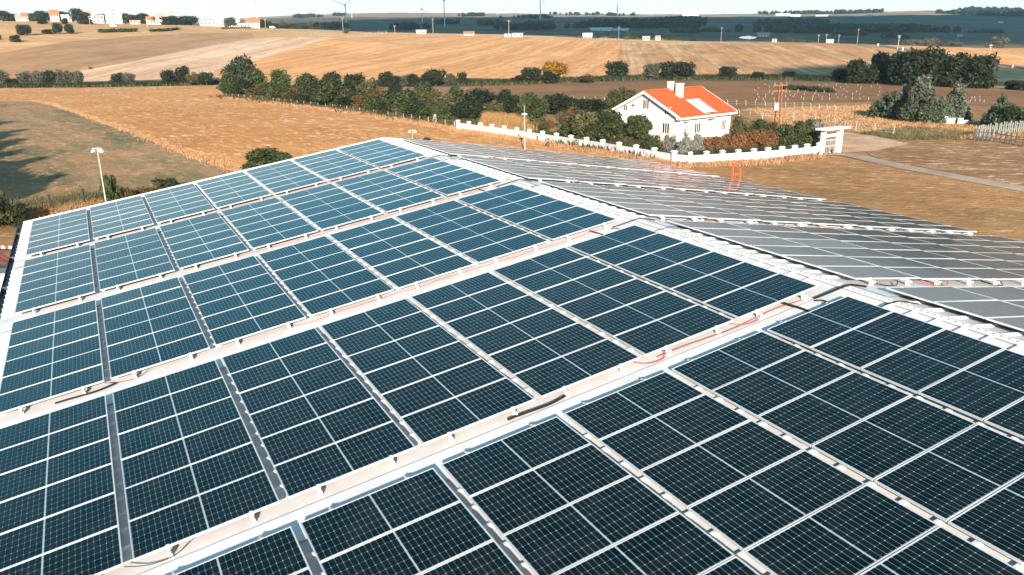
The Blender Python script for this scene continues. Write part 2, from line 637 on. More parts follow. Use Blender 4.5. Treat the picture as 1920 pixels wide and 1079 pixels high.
m_dirt = field_mat('tilled_dirt', (0.40, 0.20, 0.083), (0.31, 0.15, 0.062), (0.60, 0.38, 0.20), -0.3, 3.0, 0.25, 0.7, 0.05, 1.0, 1.6, (0.17, 0.125, 0.06), 0.5, bump=1.0, thr=0.53)
m_yard = field_mat('pale_yard', (0.54, 0.345, 0.21), (0.42, 0.24, 0.13), (0.72, 0.54, 0.39), 0.0, 2.0, 0.3, 0.6, 0.06, 0.9, 2.0)
m_path = field_mat('gravel_path', (0.40, 0.30, 0.24), (0.33, 0.24, 0.185), (0.52, 0.40, 0.31), -0.5, 1.2, 0.3, 0.4, 0.05, 1.0, 2.0, bump=0.3)
m_road = mat('asphalt', (0.16, 0.145, 0.14), 0.9, var=0.25, scale=0.2)
m_verge = field_mat('green_verge', (0.105, 0.095, 0.042), (0.065, 0.068, 0.032), (0.26, 0.18, 0.09), 0.0, 5.0, 0.5, 0.6, 0.03, 0.3, 3.0, bump=0.9, thr=0.48)
m_rough = field_mat('rough_grass', (0.38, 0.185, 0.072), (0.28, 0.155, 0.062), (0.56, 0.36, 0.18), 0.1, 3.5, 0.4, 0.6, 0.04, 0.7, 2.5, (0.11, 0.11, 0.048), 0.8, bump=0.7)
m_far = field_mat('valley_land', (0.17, 0.125, 0.078), (0.05, 0.06, 0.042), (0.22, 0.17, 0.11), 0.15, 60, 0.5, 0.1, 0.0035, 0.02, 4.0, (0.035, 0.05, 0.034), 0.6, bump=0.0)
m_farh = field_mat('far_hill_land', (0.40, 0.25, 0.16), (0.30, 0.19, 0.12), (0.5, 0.34, 0.22), 0.1, 90, 0.4, 0.1, 0.0016, 0.02, 4.0, (0.12, 0.11, 0.06), 0.4, bump=0.0)
m_chest = field_mat('crest_land', (0.589, 0.324, 0.147), (0.486, 0.264, 0.116), (0.794, 0.516, 0.294), 0.2, 8, 0.5, 0.3, 0.01, 0.3, 4.0, (0.192, 0.168, 0.063), 0.3, bump=0.2)

# the base sheet: near ground, then the hill, then the valley and the far hills
_cy = _TC[:, :, 1].mean(1)
for _n, _sel, _m in (('ground', _cy < 318, m_ground), ('hillside', (_cy >= 318) & (_cy < 880), m_chest),
                     ('valley', (_cy >= 880) & (_cy < 3350), m_far), ('far_hills', _cy >= 3350, m_farh)):
    _t = _TRI[_sel]
    _u, _inv = np.unique(_t, return_inverse=True)
    tag(link(_n, mesh_from(_n, _P[_u].tolist(), _inv.reshape(-1, 3).tolist(), _m)), kind='structure')

patch('mown_field', [(-300, 186), (60, 191), (95, 196), (150, 215), (200, 233), (250, 250), (300, 270), (350, 290), (400, 308), (465, 328),
                     (420, 365), (300, 388), (165, 386), (108, 396), (50, 405), (-60, 418), (-330, 470)], m_mown, 0.03)
patch('stubble_field', [(-300, 166), (0, 165), (200, 163), (412, 160), (424, 182), (560, 196), (700, 214), (760, 222), (860, 244), (960, 256),
                        (1060, 272), (1185, 291), (1262, 305), (1300, 312), (1250, 345), (900, 330), (700, 330), (465, 328), (400, 308), (350, 290),
                        (300, 270), (250, 250), (200, 233), (150, 215), (95, 196), (60, 191), (-300, 186)], m_stub, 0.04)
patch('dry_verge', [(60, 189.5), (95, 193), (150, 211), (200, 229), (250, 246), (300, 265.5), (350, 285.5), (400, 303), (465, 322), (465, 331), (400, 311),
                    (350, 293), (300, 272.5), (250, 252), (200, 235), (150, 216.5), (95, 197.5), (60, 191.5)], m_pale, 0.06)
patch('tilled_field', [(1300, 312), (1440, 303), (1540, 293), (1575, 294), (1640, 307), (1700, 320), (1780, 335), (1860, 350), (1920, 361), (2300, 440),
                       (2300, 640), (1700, 560), (1250, 345)], m_dirt, 0.04)
patch('clod_field', [(1620, 284), (1700, 270), (1790, 264), (1920, 268), (2200, 285), (2200, 415), (1920, 350), (1860, 339), (1780, 324), (1700, 309), (1640, 296)], m_clod, 0.05)
patch('pale_yard', [(1563, 262), (1580, 248), (1640, 256), (1705, 270), (1640, 284), (1580, 288)], m_yard, 0.06)
_pp = [tuple(at(x, y)[:2]) for x, y in ((1500, 292), (1560, 289), (1600, 293), (1640, 302), (1700, 315), (1780, 330), (1860, 345), (1920, 356), (2100, 392))]
patch_xy('gravel_path', strip(_pp, 2.7), m_path, 0.08)
patch('rough_meadow', [(1385, 216), (1430, 196), (1640, 193), (1700, 205), (1800, 232), (1930, 240), (1930, 262), (1790, 263), (1700, 269), (1660, 255),
                       (1580, 246), (1480, 248), (1400, 240)], m_rough, 0.05)
patch('farm_track', [(1390, 206.5), (1500, 208), (1600, 212), (1660, 216), (1640, 218.5), (1560, 213.5), (1480, 211.5), (1390, 209.5)], m_yard, 0.09)
patch('green_verge', [(-300, 150), (0, 153), (160, 154), (300, 150), (415, 146), (424, 160), (300, 162.5), (160, 165), (0, 165), (-300, 166)], m_verge, 0.05)
patch('stream_bank', [(700, 152), (860, 147), (960, 150), (1030, 149), (1110, 148), (1200, 142), (1440, 140), (1600, 146), (1700, 150), (1700, 162), (1600, 157), (1440, 154),
                      (1100, 154), (960, 160), (860, 163), (700, 163)], m_verge, 0.05)
patch('ploughed_field', [(880, 165), (960, 160), (1100, 155), (1440, 155), (1600, 158), (1720, 163), (1930, 172), (2250, 180), (2250, 205), (1930, 205),
                         (1700, 192), (1430, 192), (1385, 214), (1140, 192), (960, 186), (900, 182)], m_brown, 0.05)
patch('dark_field', [(-300, 112), (0, 100), (125, 79), (310, 64), (470, 62), (480, 71), (350, 95), (225, 121), (150, 133), (140, 150), (0, 153), (-300, 150)], m_dark, 0.10, 30, 900)
patch('pale_field', [(150, 133), (225, 121), (350, 95), (480, 71), (560, 70), (625, 71), (480, 114), (400, 133), (412, 146), (300, 150), (160, 154), (140, 150)], m_pale, 0.12, 30, 900)
patch('orange_field', [(625, 71), (700, 69), (760, 66), (960, 69), (1164, 79), (1160, 100), (1150, 146), (1110, 148), (960, 150), (860, 147), (700, 152), (420, 158), (400, 133), (480, 114)], m_hill, 0.14, 30, 900)
patch('furrowed_field', [(1164, 79), (1290, 85), (1330, 81), (1500, 79), (1612, 84), (1700, 98), (1690, 110), (1600, 142), (1440, 140), (1200, 142), (1150, 146), (1160, 100)], m_furr, 0.16, 30, 900)
patch('upper_field', [(1640, 85), (1920, 87), (2250, 90), (2250, 150), (1930, 128), (1780, 107), (1700, 94)], m_hill, 0.18, 30, 900)
_rp = [tuple(at(x, y, 640)[:2]) for x, y in ((1600, 82.5), (1660, 88), (1720, 97), (1790, 109.5), (1860, 120), (1920, 128.5), (2000, 141), (2200, 170))]
patch_xy('country_road', strip(_rp, 6.5), m_road, 0.24)
# bare edges along the crest of the hill
m_white = mat('white_paint', (0.78, 0.74, 0.70), 0.6, var=0.12, scale=2.0)

# ------------------------------------------------------------------ the shed
ROOF_O, ROOF_RZ, ROOF_Z = Vector((-20.1336, 33.4422, 0)), R(27.36657), 8.00842
SM = Matrix.Translation((ROOF_O.x, ROOF_O.y, ROOF_Z)) @ Matrix.Rotation(ROOF_RZ, 4, 'Z')   # roof frame: x across the ridge, y along it
AL, AR = R(8.7), R(8.85)
APX, APZ = 15.925, 2.275
PXR, PZR = 16.31, 2.377
HGT = 0.16                                  # panel face above the sheet
U0, U1 = 0.95, -43.0
m_sheet = mat('roof_sheet', (0.64, 0.625, 0.62), 0.45, var=0.14, scale=1.3, col2=(0.57, 0.55, 0.54))
m_beige = mat('beige_sheet', (0.59, 0.57, 0.565), 0.6, var=0.2, scale=0.9, col2=(0.51, 0.48, 0.47))  # strip between panel rows, a slightly darker tone than the roof sheet
m_alu = mat('aluminium', (0.62, 0.62, 0.63), 0.38, 0.35)
m_galv = mat('galvanised', (0.72, 0.70, 0.68), 0.45, 0.3, var=0.1, scale=5)
m_gut = mat('gutter_paint', (0.055, 0.055, 0.06), 0.5, var=0.2, scale=2)
m_wall = mat('cladding', (0.62, 0.60, 0.58), 0.6, var=0.08, scale=1)
m_black = mat('black_rubber', (0.012, 0.011, 0.011), 0.7, spec=0.2)
m_red = mat('red_cable', (0.45, 0.05, 0.025), 0.5)
m_orange = mat('orange_paint', (0.80, 0.10, 0.02), 0.45)

ML = Matrix.Rotation(-AL, 4, 'Y')                               # left slope, origin on the panel plane at the eave end
MRt = Matrix.Translation((PXR, 0, PZR)) @ Matrix.Rotation(AR, 4, 'Y')

shed = thing('farm_shed', 'big white shed whose ribbed gable roof is covered with solar panels', 'shed', SM.translation, ROOF_RZ)
XL1 = APX / math.cos(AL)                                        # apex along the left slope
XR0, XR1 = (APX - PXR) / math.cos(AR), 15.95

PL, PW = 2.1, 1.04
BAND, PITCH = 6.34, 2.234
GAPS = [0.749, 0.845, 0.83, 0.753]
STARTS = [0.0]
for g in GAPS:
    STARTS.append(STARTS[-1] + BAND + g)

def ribbed(x0, x1, M, mi=0):
    b = MB()
    prof = []
    u = U0
    prof.append((u, 0.0))
    c = U0 - 0.12
    while c - 0.1 > U1:
        if any(-(STARTS[q + 1]) - .32 < c < -(STARTS[q] + BAND) + .27 for q in range(4)):
            c -= 0.5
            continue
        prof += [(c + 0.055, 0.0), (c + 0.022, 0.042), (c - 0.022, 0.042), (c - 0.055, 0.0)]
        c -= 0.5
    prof.append((U1, 0.0))
    n = len(prof)
    b.v = [tuple(M @ Vector((x, p[0], p[1] - HGT))) for x in (x0, x1) for p in prof]
    for i in range(n - 1):
        b.f.append((i, i + 1, n + i + 1, n + i))
        b.m.append(0)
    return b
ribbed(-0.43, XL1, ML).build('roof_sheet', m_sheet, shed)
ribbed(XR0, XR1, MRt).build('roof_sheet', m_sheet, shed)

# ridge capping with rivets
b = MB()
for sgn, M, xa in ((-1, ML, XL1), (1, MRt, XR0)):
    e = xa + sgn * 0.14
    zt = -HGT + 0.05
    top0, top1 = M @ Vector((xa, U0 + .02, zt)), M @ Vector((xa, U1, zt))
    ed0, ed1 = M @ Vector((e, U0 + .02, zt - .002)), M @ Vector((e, U1, zt - .002))
    ap0, ap1 = Vector((APX, U0 + .02, APZ + .056)), Vector((APX, U1, APZ + .056))
    lip0, lip1 = M @ Vector((e, U0 + .02, zt - .022)), M @ Vector((e, U1, zt - .022))
    if sgn < 0:
        b.quad(ed0, ap0, ap1, ed1)
        b.quad(lip0, ed0, ed1, lip1)
    else:
        b.quad(ap0, ed0, ed1, ap1)
        b.quad(ed0, lip0, lip1, ed1)
cap = b.build('ridge_cap', m_sheet, shed)
b = MB()
for sgn, M, xa in ((-1, ML, XL1),):
    x = xa + sgn * 0.07
    u = U0 - 0.06
    while u > -36:
        p = M @ Vector((x, u, -HGT + 0.052))
        b.box(p.x - .011, p.x + .011, p.y - .011, p.y + .011, p.z, p.z + .009)
        u -= 0.14
tag(b.build('rivet', mat('rivet_steel', (0.16, 0.15, 0.15), 0.5, 0.5), cap), kind='stuff')
# walls, verge trim, gutters
xe0, ze0 = -0.36 * math.cos(AL), -0.36 * math.sin(AL) - HGT
xe1 = PXR + (XR1 - .1) * math.cos(AR)
ze1 = PZR - (XR1 - .1) * math.sin(AR) - HGT
prof = [(xe0 + .12, -ROOF_Z - .3), (xe0 + .12, ze0 - .03), (APX, APZ - .06), (xe1 - .1, ze1 - .04), (xe1 - .1, -ROOF_Z - .3)]
b = MB()
ya, yb = U0 - .12, U1 + .1
n = len(prof)
for y in (ya, yb):
    b.v += [(p[0], y, p[1]) for p in prof]
b.f = [tuple(range(n)), tuple(range(n, 2 * n))[::-1]] + [(0, n, n + 1, 1), (3, n + 3, n + 4, 4)]
b.m = [0] * 4
b.build('wall', m_wall, shed)
for M, x0, x1 in ((ML, -0.43, XL1), (MRt, XR0, XR1)):
    b = MB()
    b.box(x0, x1, U0 + .004, U0 + .03, -HGT - .16, -HGT + .046, M=M)
    b.build('verge_trim', m_sheet, shed)
for x, z in ((-0.50, -0.43 * math.sin(AL) - HGT - .03), (PXR + XR1 * math.cos(AR) + .10, PZR - XR1 * math.sin(AR) - HGT - .03)):
    b = MB()
    for a0, a1, c0, c1 in ((-.11, -.095, -.15, 0), (.075, .09, -.15, -.01), (-.095, .075, -.15, -.135)):
        b.box(x + a0, x + a1, U1, U0 - .02, z + c0, z + c1)
    u = U0 - 2
    while u > U1:
        b.box(x - .12, x + .1, u, u + .05, z - .16, z + .012)
        u -= 4.2
    b.build('gutter', m_gut, shed)

# ------------------------------------------------------------------ solar panels
m_cell = bpy.data.materials.new('cell_glass')
m_cell.use_nodes = True
_n, _l = m_cell.node_tree.nodes, m_cell.node_tree.links
_b = _n['Principled BSDF']
_oi = _n.new('ShaderNodeObjectInfo')
_x = _n.new('ShaderNodeMixRGB')
_x.inputs['Color1'].default_value = (0.0006, 0.0058, 0.0080, 1)
_x.inputs['Color2'].default_value = (0.0010, 0.0078, 0.0105, 1)
_l.new(_oi.outputs['Random'], _x.inputs['Fac'])
_tcd = _n.new('ShaderNodeTexCoord')
_dn = _n.new('ShaderNodeTexNoise')
_dn.noise_dimensions = '4D'
_dn.inputs['Scale'].default_value = 2.2
_dn.inputs['Detail'].default_value = 6
_dn.inputs['Roughness'].default_value = 0.65
_dm = _n.new('ShaderNodeMath')
_dm.operation = 'MULTIPLY'
_dm.inputs[1].default_value = 60.0
_l.new(_oi.outputs['Random'], _dm.inputs[0])
_l.new(_dm.outputs[0], _dn.inputs['W'])
_l.new(_tcd.outputs['Object'], _dn.inputs['Vector'])
_dr = _n.new('ShaderNodeMapRange')
_dr.inputs['From Min'].default_value = 0.42
_dr.inputs['From Max'].default_value = 0.78
_dr.inputs['To Max'].default_value = 0.022
_l.new(_dn.outputs['Fac'], _dr.inputs['Value'])
_dx = _n.new('ShaderNodeMixRGB')
_dx.inputs['Color2'].default_value = (0.55, 0.52, 0.48, 1)
_l.new(_dr.outputs[0], _dx.inputs['Fac'])
_l.new(_x.outputs[0], _dx.inputs['Color1'])
_vo = _n.new('ShaderNodeTexVoronoi')
_vo.voronoi_dimensions = '4D'
_vo.inputs['Scale'].default_value = 0.8
_l.new(_dm.outputs[0], _vo.inputs['W'])
_l.new(_tcd.outputs['Object'], _vo.inputs['Vector'])
_vr = _n.new('ShaderNodeMapRange')
_vr.inputs['From Min'].default_value = 0.035
_vr.inputs['From Max'].default_value = 0.02
_l.new(_vo.outputs['Distance'], _vr.inputs['Value'])
_vx = _n.new('ShaderNodeMixRGB')
_vx.inputs['Color2'].default_value = (0.6, 0.58, 0.54, 1)
_l.new(_vr.outputs[0], _vx.inputs['Fac'])
_l.new(_dx.outputs[0], _vx.inputs['Color1'])
_l.new(_vx.outputs[0], _b.inputs['Base Color'])
_b.inputs['Roughness'].default_value = 0.16
_b.inputs['Specular IOR Level'].default_value = 0.09
_b.inputs['Coat Weight'].default_value = 0.35
_b.inputs['Coat Roughness'].default_value = 0.1
_b.inputs['Coat IOR'].default_value = 1.3
_tc = _n.new('ShaderNodeTexCoord')
_nz = _n.new('ShaderNodeTexNoise')
_nz.inputs['Scale'].default_value = 1.6
_nz.inputs['Detail'].default_value = 2
_l.new(_tc.outputs['Object'], _nz.inputs['Vector'])
_bp = _n.new('ShaderNodeBump')
_bp.inputs['Strength'].default_value = 0.03
_bp.inputs['Distance'].default_value = 0.02
_l.new(_nz.outputs['Fac'], _bp.inputs['Height'])
_l.new(_bp.outputs[0], _b.inputs['Normal'])
m_back = mat('backsheet_glass', (0.32, 0.38, 0.40), 0.2, spec=0.3)

# frame: aluminium ring with a lip, white backsheet inside; origin at the centre of the face
b = MB()
hx, hy, fw, fh = PL / 2, PW / 2, 0.013, 0.035
b.box(-hx, hx, -hy, -hy + fw, -fh, 0)
b.box(-hx, hx, hy - fw, hy, -fh, 0)
b.box(-hx, -hx + fw, -hy + fw, hy - fw, -fh, 0)
b.box(hx - fw, hx, -hy + fw, hy - fw, -fh, 0)
b.quad((-hx + fw, -hy + fw, -.005), (hx - fw, -hy + fw, -.005), (hx - fw, hy - fw, -.005), (-hx + fw, hy - fw, -.005), 1)
b.quad((-hx + fw, hy - fw, -.03), (hx - fw, hy - fw, -.03), (hx - fw, -hy + fw, -.03), (-hx + fw, -hy + fw, -.03), 1)
me_panel = b.mesh('solar_panel', [m_alu, m_back])
# 6 x 24 half cut cells with clipped corners
b = MB()
mg, mid = 0.022, 0.024
cl = (PL - 2 * mg - mid) / 24
cw = (PW - 2 * mg) / 6
gx, gy, ch = 0.0017, 0.0017, 0.009
for i in range(24):
    x0 = -hx + mg + i * cl + (mid if i >= 12 else 0)
    for j in range(6):
        y0 = -hy + mg + j * cw
        xa, xb, yc, yd = x0 + gx, x0 + cl - gx, y0 + gy, y0 + cw - gy
        b.poly([(xa + ch, yc, -.003), (xb - ch, yc, -.003), (xb, yc + ch, -.003), (xb, yd - ch, -.003),
                (xb - ch, yd, -.003), (xa + ch, yd, -.003), (xa, yd - ch, -.003), (xa, yc + ch, -.003)])
me_cells = b.mesh('cell_sheet', m_cell)
b = MB()
b.box(-.02, .02, -BAND / 2 - .13, BAND / 2 + .13, -.085, -.037)
me_rail = b.mesh('rail', m_alu)
b = MB()                                    # end bracket: upright plate, foot and clamp hook
b.box(-.03, .03, -.012, .0, -.15, .003)
b.box(-.035, .035, -.10, -.012, -.163, -.152)
b.box(-.025, .025, -.0, .03, .002, .007)
b.box(.016, .03, -.075, -.012, -.152, -.09)
me_brk = b.mesh('bracket', m_galv)

ROWS = ['farthest row', 'second row from the far gable', 'middle row', 'fourth row from the far gable', 'row nearest the viewer']

def block(M, label, group):
    root = thing('solar_panel_block', label, 'solar panel block', group=group)
    root.matrix_world = SM @ M
    for i in range(6):
        p = link('solar_panel', me_panel, root)
        p.location = (0, -BAND / 2 + PW / 2 + i * (PW + 0.02), 0)
        p.rotation_euler = (rnd.gauss(0, .0035), rnd.gauss(0, .0022), 0)
        c = link('cell_sheet', me_cells, p)
        c['kind'] = 'stuff'
    for x in (-.58, .62):
        r = link('rail', me_rail, root)
        r.location = (x, 0, 0)
        for s in (-1, 1):
            k = link('bracket', me_brk, root)
            k.location = (x, s * (BAND / 2 + .006), 0)
            k.rotation_euler = (0, 0, 0 if s < 0 else math.pi)
    return root

for j, s in enumerate(STARTS):
    uc = -(s + BAND / 2)
    for k in range(7):
        nth = ORD[6 - k]
        if j == 4 and k == 0:
            continue                        # wholly below the picture
        block(ML @ Matrix.Translation((k * PITCH + PL / 2, uc, 0)),
              f'dark solar panel block, {nth} from the ridge, {ROWS[j]}, left slope', 'solar panel blocks on the left roof slope')
    for k in range(7):
        if j == 4 and k > 3:
            continue
        block(MRt @ Matrix.Translation((0.14 + k * PITCH + PL / 2, uc, 0)) @ Matrix.Rotation(R(-0.5), 4, 'Y'),
              f'silvery solar panel block, {ORD[k]} from the ridge, {ROWS[j]}, right slope', 'solar panel blocks on the right roof slope')

# raised walkway sheets between the rows
for j in range(4):
    ya = -(STARTS[j + 1]) - 0.25
    yb = -(STARTS[j + 1]) + 0.56
    yp = -(STARTS[j] + BAND) + .2
    for M, x0, x1 in ((ML, -0.40, XL1 - .27), (MRt, XR0 + .27, XR1 - .05)):
        b = MB()
        zt, z0 = -HGT + .03, -HGT + .006
        c = [(x0, ya, zt), (x1, ya, zt), (x1, yb - .03, zt), (x0, yb - .03, zt), (x0, yb, z0), (x1, yb, z0)]
        c = [M @ Vector(p) for p in c]
        b.quad(c[0], c[1], c[2], c[3])
        b.quad(c[3], c[2], c[5], c[4])
        b.build('walkway_sheet', m_sheet, shed)
        b = MB()
        z0 = -HGT + .004
        c = [M @ Vector(p) for p in ((x0, yb + .012, z0), (x1, yb + .012, z0), (x1, yp, z0), (x0, yp, z0))]
        b.quad(*c)
        b.build('beige_flashing', m_beige, shed)

# cables along the rows and over the ridge
def cable(pts, r, m, label, name='cable'):
    b = MB()
    P = [Vector(p) for p in pts]
    q = []
    for i in range(len(P) - 1):             # Catmull-Rom
        p0, p1, p2, p3 = P[max(i - 1, 0)], P[i], P[i + 1], P[min(i + 2, len(P) - 1)]
        for k in range(6):
            t = k / 6
            q.append(0.5 * ((2 * p1) + (p2 - p0) * t + (2 * p0 - 5 * p1 + 4 * p2 - p3) * t * t + (3 * p1 - p0 - 3 * p2 + p3) * t ** 3))
    q.append(P[-1])
    b.tube([SM @ p for p in q], r, 6)
    o = b.build(name, m, None, True)
    return tag(o, label, 'cable')

zr = -HGT + .03
for j in range(4):
    e = -(STARTS[j] + BAND)
    s = -STARTS[j + 1]
    rowname = ['first', 'second', 'third', 'fourth'][j]
    big = 0.022 if j == 3 else 0.013
    # black cable bundle climbing from the strip over the ridge
    cable([ML @ Vector((15.2, e - .22, zr + .02)), ML @ Vector((15.5, e - .24, zr + .03)), ML @ Vector((15.75, e - .27, zr + .05)), ML @ Vector((15.95, e - .28, zr + .055)),
           Vector((APX + .02, e - .3, APZ + .08)), MRt @ Vector((.1, e - .32, zr + .02))], big, m_black,
          f'black cable bundle over the ridge at the {rowname} strip from the far gable')
    cable([ML @ Vector((15.1, e - .3, zr + .02)), ML @ Vector((15.2, e - .42, zr + .03)), ML @ Vector((15.18, s + .1, zr + .03)), ML @ Vector((15.22, s - .05, zr))], big * .7, m_black,
          f'short black cable loop crossing the {rowname} strip beside the ridge')
    cable([ML @ Vector((15.62, s - .62, zr + .01)), ML @ Vector((15.8, s - .66, zr + .05)), ML @ Vector((15.95, s - .7, zr + .05)), Vector((APX, s - .75, APZ + .08)),
           MRt @ Vector((.12, s - .8, zr))], big * .55, m_black, f'thin black cable over the ridge, just nearer than the {rowname} strip')
    if j:
        cable([ML @ Vector((14.62, e + .05, zr + .02)), ML @ Vector((14.62, e - .12, zr + .03)), ML @ Vector((14.66, s + .3, zr + .02)), ML @ Vector((14.66, s - .05, zr - .01))], big * 1.1, m_black,
              f'thick black cable bridging the {rowname} strip below the ridge')
    # one long thin red lead tucked along the panel edge, sagging here and there
    pts, x = [], (6.2 if j < 3 else 11.4)
    while x < 15.2:
        pts.append(ML @ Vector((x, e + rnd.uniform(-.13, -.01), zr + rnd.uniform(.004, .03))))
        x += rnd.uniform(.25, .6)
    cable(pts, .004 if j < 3 else .0065, m_red, f'long thin red lead along the {rowname} strip, upper half of the left slope')
    if j == 3:
        for n_, (xa, xb) in enumerate([(13.2, 13.9), (10.9, 11.6)]):
            cable([ML @ Vector((xa, e + .03, zr + .06)), ML @ Vector((xa + .3 * (xb - xa), e - .13, zr + .014)), ML @ Vector((xb - .15, e - .16, zr + .014)), ML @ Vector((xb, e + .0, zr + .06))],
                  .008, m_red, f'red loop hanging below the panel edge, {ORD[n_]} from the ridge, nearest strip')
    if j > 1:
        cable([ML @ Vector((2.1, e + .03, zr + .05)), ML @ Vector((2.4, e - .1, zr + .012)), ML @ Vector((2.75, e - .13, zr + .012)), ML @ Vector((3.0, e + .02, zr + .05))],
              .006, m_black, f'thin black lead sagging at the {rowname} strip near the left eave')
    for n_, xa in enumerate((.6, 2.3, 4.6, 7.2, 10.2)):
        L_ = .75 + .3 * rnd.random()
        cable([MRt @ Vector((xa, e + .03, zr + .05)), MRt @ Vector((xa + .2, e - .2, zr + .02)), MRt @ Vector((xa + .6 * L_, e - .22, zr + .02)), MRt @ Vector((xa + L_, e + .03, zr + .05))],
              .010, m_red if n_ % 2 else m_black,
              f'{"red" if n_ % 2 else "black"} lead on the right slope, {ORD[n_]} from the ridge, {rowname} strip')
cable([ML @ Vector((9.35, -(STARTS[3] + BAND) - .1, zr + .02)), ML @ Vector((9.0, -(STARTS[3] + BAND) - .16, zr + .02)), ML @ Vector((8.5, -(STARTS[3] + BAND) - .13, zr + .02)), ML @ Vector((8.2, -(STARTS[3] + BAND) - .1, zr + .01))],
      .022, m_black, 'short dark cable bundle lying on the nearest strip, mid slope')
cable([ML @ Vector((2.3, -(STARTS[2] + BAND) - .1, zr + .02)), ML @ Vector((1.9, -(STARTS[2] + BAND) - .2, zr + .02)), ML @ Vector((1.4, -(STARTS[2] + BAND) - .16, zr + .02)), ML @ Vector((1.1, -(STARTS[2] + BAND) - .12, zr + .01))],
      .02, m_black, 'dark cable bundle lying on the third strip near the eave')

# orange access ladder top at the right eave
def eave_u(px):
    lo, hi = -20.0, 2.0
    for _ in range(40):
        md = (lo + hi) / 2
        if project(SM @ (MRt @ Vector((XR1 + .1, md, -HGT))))[0] > px:
            lo = md
        else:
            hi = md
    return lo
ua, ub = eave_u(1372.5), eave_u(1386.5)
lad = thing('access_ladder', 'orange access ladder rising above the right roof edge', 'ladder', SM @ (MRt @ Vector((XR1 + .1, ua, -HGT))), ROOF_RZ)
dl = ub - ua
for y in (0, dl):
    b = MB()
    b.box(-.03, .03, y - .03, y + .03, -5.3, .98 if y == 0 else .72)
    b.build('stile', m_orange, lad)
b = MB()
b.tube([(0, 0, .95), (0, dl, .69)], .03, 6)
b.build('top_bar', m_orange, lad)
b = MB()
b.tube([(.0, dl, .66), (.0, 0, .12)], .025, 6)
b.build('brace', m_orange, lad)
for i in range(16):
    b = MB()
    b.tube([(0, 0, -.2 - i * .3), (0, dl, -.2 - i * .3)], .018, 6)
    b.build('rung', m_orange, lad)

# ------------------------------------------------------------------ the villa and its garden wall
m_render = mat('white_render', (0.57, 0.535, 0.515), 0.75, var=0.16, scale=0.5)
m_trim = mat('white_trim', (0.66, 0.62, 0.60), 0.55)
m_pane = mat('window_glass', (0.025, 0.022, 0.02), 0.08)
m_brownf = mat('brown_frame', (0.16, 0.09, 0.06), 0.5)
m_tile = mat('roof_tile', (0.52, 0.085, 0.02), 0.6, var=0.2, scale=0.9, col2=(0.42, 0.065, 0.016))
m_conc = mat('concrete', (0.42, 0.36, 0.31), 0.85, var=0.2, scale=3)

HB, HAZ, HW, HL, HE, HR = Vector((23.85, 115.73)), -0.8896, 13.82, 13.26, 3.55, 6.83
he_ = Vector((math.cos(HAZ), math.sin(HAZ)))
HO = HB - he_ * HW / 2
house = thing('villa', 'white rendered villa with orange tiled gable roof inside the walled garden', 'house', (HO.x, HO.y, 0), HAZ)
hw = HW / 2
sl = (HR - HE) / hw                          # roof pitch
WX, Y0, Y1 = 6.25, 0.7, HL - 0.6
def roof_z(x):
    return HR - abs(x) * sl
b = MB()                                     # walls: plan with the porch and door recesses, gables on top
pl = [(-WX, Y0), (WX, Y0), (WX, 1.05 + Y0), (WX - 1.3, 1.05 + Y0), (WX - 1.3, 2.5 + Y0), (WX, 2.5 + Y0), (WX, 6.5 + Y0), (WX - 1.1, 6.5 + Y0), (WX - 1.1, 8.6 + Y0), (WX, 8.6 + Y0), (WX, Y1), (-WX, Y1)]
b.prism(pl, -.4, HE - .12)
zt = HE - .12
for y in (Y0, Y1):
    b.v += []
    pts = [(-WX, y, zt), (WX, y, zt), (WX, y, roof_z(WX) - .3), (0, y, HR - .3), (-WX, y, roof_z(-WX) - .3)]
    b.poly(pts if y == Y0 else pts[::-1])
b.build('wall', m_render, house)
b = MB()                                     # lintel band closing the recesses at the top
b.box(WX - .25, WX + .012, 1.0 + Y0, 2.55 + Y0, 2.75, HE - .1)
b.box(WX - .25, WX + .012, 6.45 + Y0, 8.65 + Y0, 2.75, HE - .1)
b.build('lintel', m_trim, house)
# roof with the cut-out terrace on the near slope
ty0, ty1, tx0, tx1 = 5.85, 8.98, 3.05, 6.72
def slab(b, x0, x1, y0, y1, th=.2, mi=0):
    z0, z1 = roof_z(x0), roof_z(x1)
    c = [(x0, y0, z0), (x1, y0, z1), (x1, y1, z1), (x0, y1, z0)]
    n = len(b.v)
    b.v += c + [(p[0], p[1], p[2] - th) for p in c]
    for q in ((0, 1, 2, 3), (7, 6, 5, 4), (0, 4, 5, 1), (1, 5, 6, 2), (2, 6, 7, 3), (3, 7, 4, 0)):
        b.f.append(tuple(n + k for k in q))
        b.m.append(mi)
b = MB()
slab(b, -hw, 0, 0, HL)
slab(b, 0, tx0, 0, HL)
slab(b, tx0, tx1, 0, ty0)
slab(b, tx0, tx1, ty1, HL)
slab(b, tx1, hw, 0, HL)
roof = b.build('roof', m_tile, house)
b = MB()                                     # courses of tiles standing a little proud
for k in range(1, 26):
    x = k * hw / 26
    for y0, y1 in (((0.05, HL - .05),) if not (tx0 < x < tx1) else ((0.05, ty0), (ty1, HL - .05))):
        z = roof_z(x)
        b.box(x - .02, x + .10, y0, y1, z - .06, z + .012)
for k in range(1, 26):
    x = -k * hw / 26
    z = roof_z(x)
    b.box(x - .10, x + .02, .05, HL - .05, z - .06, z + .012)
tag(b.build('tile_course', m_tile, roof), kind='stuff')
b = MB()
b.tube([(0, 0, HR + .02), (0, HL, HR + .02)], .13, 8)
b.build('ridge_tile', m_tile, roof)
